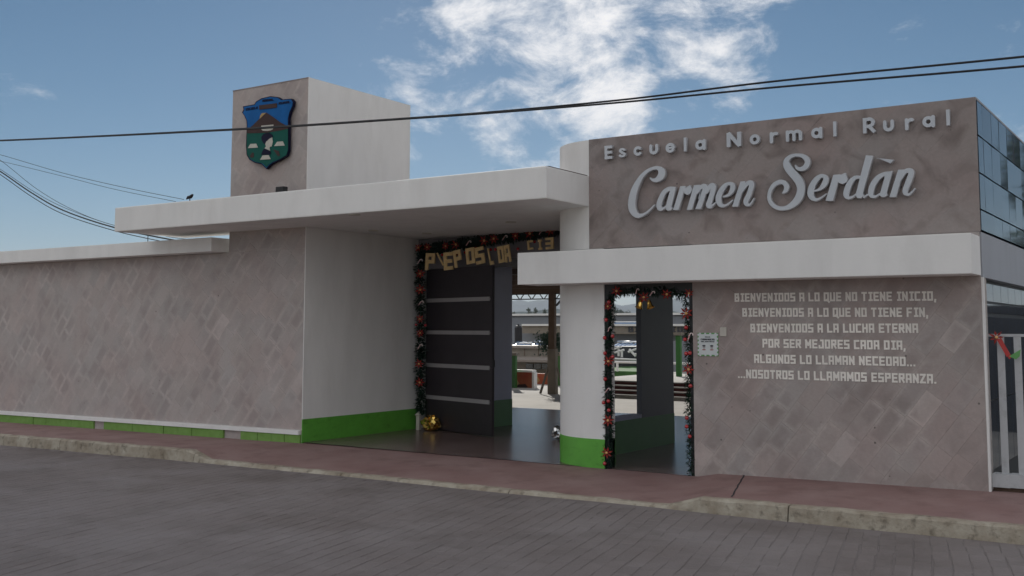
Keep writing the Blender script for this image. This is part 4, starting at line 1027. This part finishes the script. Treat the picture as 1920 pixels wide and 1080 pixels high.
MB().box((q[0]-.09, -.3, q[2]-.04), (q[0]+.09, -.2, q[2]+.05)).build('lamp_body', M['cable'], fl, .01); MB().box((q[0]-.02, -.28, 3.84), (q[0]+.02, -.22, q[2]-.035)).build('bracket', M['cable'], fl)

# ------------------------------------------------------------ courtyard beyond the gate
ar = empty('covered_walk', (-14, 9, 0), 'low covered walk with ribbed roof, steel truss and brown post behind the gate', 'shelter')
box('roof_slab', (-30, 4.6, 2.97), (-7.5, 14.2, 3.06), M['roofs'], ar)
for i in range(5): box('purlin', (-30, 4.9+2.1*i, 2.86), (-7.5, 5.02+2.1*i, 2.968), M['brown'], ar)
box('edge_beam', (-30, 13.2, 2.80), (-7.5, 13.34, 2.966), M['brown'], ar)
tr = MB(); z0, z1 = 2.645, 2.79; x = -24.0
tr.tube([(-24, 13.27, z0), (-14.9, 13.27, z0)], .018, 6); tr.tube([(-24, 13.27, z1), (-14.9, 13.27, z1)], .02, 6)
while x < -15: tr.tube([(x, 13.27, z1), (x+.12, 13.27, z0)], .016, 5); tr.tube([(x+.15, 13.27, z0), (x+.27, 13.27, z1)], .016, 5); x += .40
tr.build('truss', M['mull'], ar)
box('pedestal', (-15.70, 13.2, -.02), (-15.44, 13.34, 1.24), M['concrete'], ar)
box('post', (-15.68, 13.22, 1.24), (-15.48, 13.32, 2.80), M['brown'], ar)
MB().tube([at(1013, 738, 1, 12.9), at(1027, 692, 1, 13.1)], .035, 6).build('brace', M['concrete'], ar)
MB().tube([at(1056, 735, 1, 13.0), at(1045, 690, 1, 13.2)], .03, 6).build('brace', M['concrete'], ar)
MB().tube([at(1043, 573, 1, 13.27), at(1062, 552, 1, 13.27)], .03, 6).build('knee_brace', M['mull'], ar)
for a in (-24.0,): box('post', (a, 13.15, 0), (a+.24, 13.37, 2.80), M['brown'], ar)
# steps and raised lawn
stp = empty('courtyard_steps', (-12, 13.2, 0), 'broad flight of pale steps with dark red risers across the courtyard', 'steps')
M['riser'] = mat('red_riser', (.09, .02, .018), .7)
for k in range(4):
    y0 = 12.7+.32*k; z = .09+.105*k
    box('tread', (-14.6, y0-.02, z-.03), (6, 14.02 if k == 3 else y0+.34, z), M['cfloor'], stp)
    box('riser', (-14.58, y0, z-.105 if k else -.02), (5.98, y0+.05, z-.031), M['riser'] if k else M['cfloor'], stp)
box('upper_terrace', (-15.0, 14.02, -.3), (30, 20.5, .402), M['cfloor'])['kind'] = 'structure'
box('lawn', (-19.2, 20.5, -1.5), (30, 30, .36), M['lawn'])['kind'] = 'structure'
box('side_terrace', (-45, 12.7, -.3), (-15.0, 20.5, -.006), M['cfloor'])['kind'] = 'structure'
rl = empty('terrace_railing', (-15, 19.5, .4), 'low white railing along the far edge of the terrace seen through the small door', 'railing')
yy = 19.6; zt_ = at(1170, 679, 1, yy)[2]
MB().tube([(-18.6, yy, zt_), (-8, yy, zt_)], .045, 6).build('top_rail', M['white'], rl)
for i in range(7): MB().tube([(-18.5+1.62*i, yy, .39), (-18.5+1.62*i, yy, zt_)], .04, 6).build('rail_post', M['white'], rl)
def column(name, x0, x1, y0, y1, Y, label, m):
    A = at(x0, y1, 1, Y); B = at(x1, y0, 1, Y); e = empty(name, ((A[0]+B[0])/2, Y, 0), label, 'column', 'green columns in the courtyard')
    box('shaft', (A[0], Y-.05, -.02), (B[0], Y+.05, B[2]), m, e); box('capital', (A[0]-.04, Y-.08, B[2]+.001), (B[0]+.04, Y+.08, B[2]+.09), M['concrete'], e)
column('green_column', 957, 968, 667, 728, 15.1, 'green column left of the mural seen through the big gate', M['green_shaded'])
column('green_column', 1269, 1277, 629, 715, 17.0, 'tall green column seen through the right part of the small door', M['green_shaded'])
column('green_column', 1044, 1052, 667, 712, 17.0, 'green column just right of the brown post', M['green_shaded'])
mw = empty('mural_wall', (-17.3, 15.4, 0), 'low wall painted with a red and orange mural under a white cap', 'wall')
A = at(958, 697, 1, 15.4); B = at(998, 732, 1, 15.4)
box('painted_panel', (A[0]-3, 15.4, -.02), (B[0], 15.55, A[2]), M['mural'], mw); box('cap', (A[0]-3, 15.35, A[2]+.001), (B[0]+.02, 15.6, A[2]+.07), M['white'], mw)
box('end_post', (B[0]+.001, 15.38, -.02), (B[0]+.07, 15.57, A[2]-.001), M['white'], mw)
C_ = at(998, 700, 1, 17.5); D_ = at(1060, 730, 1, 17.5); box('painted_panel', (C_[0]-1, 17.5, -.02), (D_[0], 17.65, C_[2]), M['mural'], mw)
for (x0, y0, x1, y1, m) in ((962, 712, 974, 722, M['csun']), (968, 720, 990, 728, M['cbrown']), (1004, 705, 1012, 716, M['csun'])):
    Yp = 15.4 if x1 < 998 else 17.5; a = at(x0, y1, 1, Yp-.006); b = at(x1, y0, 1, Yp-.006)
    MB().prism([(a[0], a[2]), ((a[0]+b[0])/2, a[2]-.03), (b[0], a[2]+.05), (b[0]-.1, b[2]), (a[0]+.05, b[2]-.03)], Yp-.006, Yp-.001).build('painted_shape', m, mw)

# far school buildings (ground drops away behind the terrace)
def pbox(name, x0, y0, x1, y1, Y, dep, m, par, bot=None):
    a = at(x0, y1, 1, Y); b = at(x1, y0, 1, Y); return box(name, (a[0], Y, a[2] if bot is None else bot), (b[0], Y+dep, b[2]), m, par)
cl = empty('classroom_block', (-30, 26, 0), 'low concrete classroom block with pinkish eaves and dark windows behind the mural', 'building')
pbox('fascia', 900, 652, 1140, 667.5, 27, .3, M['concrete'], cl); pbox('wall', 900, 667.8, 1140, 700, 27.6, 5, M['concrete'], cl, bot=-4)
pbox('flat_roof', 900, 650.5, 1140, 652, 26.9, 6, M['roofs'], cl)
a = at(972, 668, 1, 27); b = at(1060, 676, 1, 26.2); ev = MB(); ev.quad((a[0], 27, a[2]), (b[0], 27, a[2]), (b[0], 26.2, b[2]), (a[0]-.3, 26.2, b[2]))
ev.box((a[0]-.3, 26.2, b[2]-.10), (b[0], 26.25, b[2]-.001)); ev.build('eaves', M['roofs'], cl)
for x0, x1 in ((961, 966), (986, 999), (1001, 1014), (1016, 1027)): pbox('window', x0, 682, x1, 692, 27.55, .04, M['glass'], cl)
for i in range(7): pbox('fascia_joint', 905+26*i, 653, 906+26*i, 667, 26.985, .012, M['brown'], cl)
wb = empty('welcome_block', (-45, 50, 0), 'far beige building with a black welcome inscription on its fascia', 'building')
pbox('fascia', 978, 611, 1600, 625, 50, .4, M['concrete'], wb); pbox('roof', 978, 607.5, 1600, 611, 49.8, 9, M['white'], wb); pbox('wall', 978, 625.3, 1600, 660, 51, 8, M['farwall'], wb, bot=-6)
pbox('sheet_roof', 1100, 602.5, 1192, 604.2, 56, 6, M['white'], wb); pbox('clerestory', 1100, 604.4, 1192, 607.3, 56.2, 5, M['bluemetal'], wb)
A = at(1178.5, 622.5, 1, 49.98); B = at(1178.5+11.6*11, 622.5, 1, 49.98); T = at(1178.5, 612.5, 1, 49.98)
for i, ch in enumerate('BIENVENIDOS'):
    put(blk_mesh(ch, .04, M['ink'], 'letter'), 'letter', wb, A[0]+(B[0]-A[0])*i/11, 49.95, A[2], 0, ((B[0]-A[0])/11/1.0, (T[2]-A[2])/1.35))
sh = empty('grey_hall', (-60, 80, 0), 'long grey sports hall on the skyline behind the school roofs', 'building')
pbox('wall', 700, 590, 1700, 620, 82, 20, M['farwall'], sh, bot=-8); pbox('roof_edge', 700, 588.3, 1700, 590, 81.7, 20.5, M['white'], sh)
tk = empty('water_tank', at(972, 637, 1, 30), 'black water tank on the classroom roof at the left of the gate view', 'tank')
a = at(972, 652, 1, 30); b = at(972, 610, 1, 30); r0 = (at(978, 630, 1, 30)[0]-at(966, 630, 1, 30)[0])/2
MB().tube([(a[0], 30, a[2]), (a[0], 30, b[2]-.12), (a[0], 30, b[2]-.03), (a[0], 30, b[2])], [r0, r0, r0*.7, r0*.3], 16).build('tank_body', M['cable'], tk, smooth=False)
MB().tube([(a[0], 30, b[2]), (a[0], 30, b[2]+.05)], r0*.28, 12).build('lid', M['cable'], tk)
def solar(x0, x1, y0, y1, Y, label):
    a = at(x0, y1, 1, Y); b = at(x1, y0, 1, Y); w = b[0]-a[0]; h = b[2]-a[2]
    e = empty('solar_heater', ((a[0]+b[0])/2, Y, a[2]), label, 'solar heater', 'solar water heaters on the school roofs')
    MB().tube([(a[0], Y+.6, b[2]-.1), (b[0], Y+.6, b[2]-.1)], max(.06, h*.26), 10).build('storage_tank', M['silver'], e, smooth=True)
    n = max(6, int(w/.18))
    t = MB()
    for i in range(n):
        xx = a[0]+w*(i+.5)/n; MB.tube(t, [(xx, Y, a[2]), (xx, Y+.6, b[2]-.15)], .045, 6)
    t.build('glass_tubes', M['bluemetal'], e)
    for s in (a[0]+.05, b[0]-.05): MB().tube([(s, Y+.6, b[2]-.1), (s, Y+.75, a[2]-.05)], .02, 5).build('stand', M['strip'], e)
solar(955, 984, 640, 652, 28, 'solar water heater at the left edge of the classroom roof')
solar(990, 1028, 638, 651, 29, 'solar water heater in the middle of the classroom roof')
solar(1146, 1202, 638, 650, 27.5, 'long solar water heater seen through the left part of the small door')
# dark shed with pale pipe frame seen through the small door
sd = empty('pipe_rack', (-20, 24, 0), 'dark open shed with pale slanting pipes below the solar heater', 'shed')
pbox('shed_wall', 1141, 652, 1330, 679, 25, 2.5, M['mull'], sd, bot=-1)
for (x0, y0, x1, y1) in ((1140, 665, 1170, 656), (1178, 660, 1202, 651), (1148, 655, 1165, 650), (1160, 668, 1160, 655), (1166, 670, 1166, 658), (1190, 664, 1202, 664), (1180, 655, 1192, 668), (1142, 672, 1202, 675)):
    MB().tube([at(x0, y0, 1, 24.6), at(x1, y1, 1, 24.6)], .045, 6).build('pipe', M['white'], sd)
lw = pbox('garden_wall', 1262, 640, 1300, 712, 20.4, .2, M['farwall'], None, bot=.36); tag(lw, 'pale grey garden wall behind the tall green column', 'wall')

# ------------------------------------------------------------ vegetation
def tree(name, base, h_, cr_, n, label, seed, group=None, lsz=.12, trunk=True, m=None):
    rr = random.Random(seed); e = empty(name, base, label, 'tree', group); B = Vector(base)
    t = MB(); top = B+Vector((0, 0, h_*.55))
    t.tube([B, B+Vector((.05, 0, h_*.3)), top], [h_*.03, h_*.022, h_*.012], 8)
    lobes = []
    for k in range(9):
        a = rr.uniform(0, 6.28); z = rr.uniform(.45, .92)*h_; rad_ = cr_*rr.uniform(.2, .75)*(1.2-z/h_)
        c = B+Vector((math.cos(a)*rad_, math.sin(a)*rad_, z)); lobes.append((c, cr_*rr.uniform(.35, .6)))
        t.tube([B+Vector((0, 0, h_*.35)), (B+Vector((0, 0, h_*.5))+c)/2, c], [h_*.014, h_*.009, h_*.004], 5)
    t.build('trunk', M['bark'], e)
    f = MB()
    for i in range(n):
        c, r = lobes[rr.randrange(len(lobes))]; d = Vector((rr.gauss(0, 1), rr.gauss(0, 1), rr.gauss(0, .8))).normalized()*r*rr.uniform(.3, 1.05)
        p = c+d; u = Vector((rr.gauss(0, 1), rr.gauss(0, 1), rr.gauss(0, 1))).normalized(); v = u.cross(Vector((rr.random(), rr.random(), 1))).normalized(); s = lsz*rr.uniform(.6, 1.5)
        f.quad(p-u*s, p+v*s*.5, p+u*s, p-v*s*.5)
    f.build('crown', m or M['leaf'], e); return e
tree('courtyard_tree', (-.9, 18.5, .36), 7.2, 1.9, 5000, 'leafy tree in the side yard mirrored in the glass facade', 2, lsz=.14)
yw = box('yard_wall', (-1.95, 8.6, -.1), (3.5, 8.8, 2.25), M['mural_dark'], None); tag(yw, 'dark yard wall across the side yard behind the white railing', 'wall')
tree('courtyard_tree', (6.5, 17, 0), 8.5, 3.2, 5000, 'taller leafy tree further back in the side yard', 8, lsz=.15)
for i, (x, h_) in enumerate(((992, 3.2), (1004, 3.0), (1021, 2.6), (963, 1.2))):
    p = at(x, 590, 1, 400); tree('skyline_tree', (p[0], 400, p[2]-4), 4+h_, 1.9, 700, ('bushy small tree left of the middle on the skyline', 'dark spiky tree right of its bushy neighbour on the skyline', 'thin tree on the skyline beside the brown post', 'faint low tree at the left edge of the gate view')[i], 30+i, 'trees on the skyline', .25)
for i, (x, y, h_) in enumerate(((1150, 603, 9), (1163, 603, 7.0), (1176, 603, 6.0), (1186, 604, 4.2), (1140, 603, 10))):
    p = at(x, y, 1, 600); tree('hillside_tree', (p[0], 600, p[2]-3), h_+3, 5.0, 1400, ('tree', 'second tree from the left', 'rounded tree', 'lowest rightmost tree', 'leftmost tree')[i]+' in the dark grove seen through the small door', 50+i, 'grove seen through the small door', .5)
# statue-like clipped shrub beside the brown post
p = at(1036, 643, 1, 13.8); b = empty('clipped_shrub', (p[0], 13.8, 0), 'green bush partly covering the foot of the brown post', 'bush')
f = MB(); rr = random.Random(5)
for i in range(1500):
    c = Vector((p[0]+rr.gauss(0, .22), 13.8+rr.gauss(0, .12)+.0, p[2]+rr.gauss(0, .14))); u = Vector((rr.gauss(0, 1), rr.gauss(0, 1), rr.gauss(0, 1))).normalized(); v = u.orthogonal().normalized(); s = .035
    f.quad(c-u*s, c+v*s*.6, c+u*s, c-v*s*.6)
f.build('leaves', mat('bluish_leaves', (.06, .11, .08), .7, .4, 10), b); 
MB().tube([(p[0], 13.8, -.01), (p[0], 13.8, 1.4)], .03, 6).build('stem', M['bark'], b)
# mountains
def ridge(name, Y, pts, m, label=None):
    mb = MB(); P = [at(x, y, 1, Y) for x, y in pts]
    rows = [(0, 1.0), (.25, .72), (.6, .3), (1.0, 0)]
    fine = catmull(P, 10); n = len(fine); rr = random.Random(int(Y)); zb_ = -6
    jz = [rr.uniform(-.004, .004)*Y for _ in range(n)]
    for s in (-1, 1):
        base = len(mb.v)
        for k, (dy, hz) in enumerate(rows):
            for i, q in enumerate(fine):
                mb.v.append((q[0], q[1]+s*dy*Y*.35, zb_+(q[2]+jz[i]-zb_)*hz))
        for k in range(3):
            for i in range(n-1): mb.f.append((base+k*n+i, base+k*n+i+1, base+(k+1)*n+i+1, base+(k+1)*n+i))
    o = mb.build(name, m, None, smooth=True); o['kind'] = 'structure'
ridge('mountains', 5000, [(-900, 575), (0, 584), (500, 580), (850, 574), (985, 567), (1040, 563), (1130, 572), (1200, 574), (1270, 568), (1292, 562), (1340, 556), (1500, 575), (1900, 590), (2600, 600)], M['hill'])
ridge('hills', 1800, [(-900, 600), (-500, 592), (400, 596), (850, 586), (1000, 584), (1060, 586), (1190, 592), (1300, 590), (1700, 600), (2500, 605)], M['hill'])
# air
hz = MB().box((-9500, -700, -7.6), (9500, 7300, 330)).build('haze', None)
hm = bpy.data.materials.new('haze'); hm.use_nodes = True; hm.node_tree.nodes.clear()
o_ = hm.node_tree.nodes.new('ShaderNodeOutputMaterial'); v_ = hm.node_tree.nodes.new('ShaderNodeVolumePrincipled')
v_.inputs['Color'].default_value = (.80, .88, 1, 1); v_.inputs['Density'].default_value = .00016; v_.inputs['Anisotropy'].default_value = .0
hm.node_tree.links.new(v_.outputs[0], o_.inputs['Volume']); hz.data.materials.append(hm); hz['kind'] = 'stuff'
hz.hide_render = False
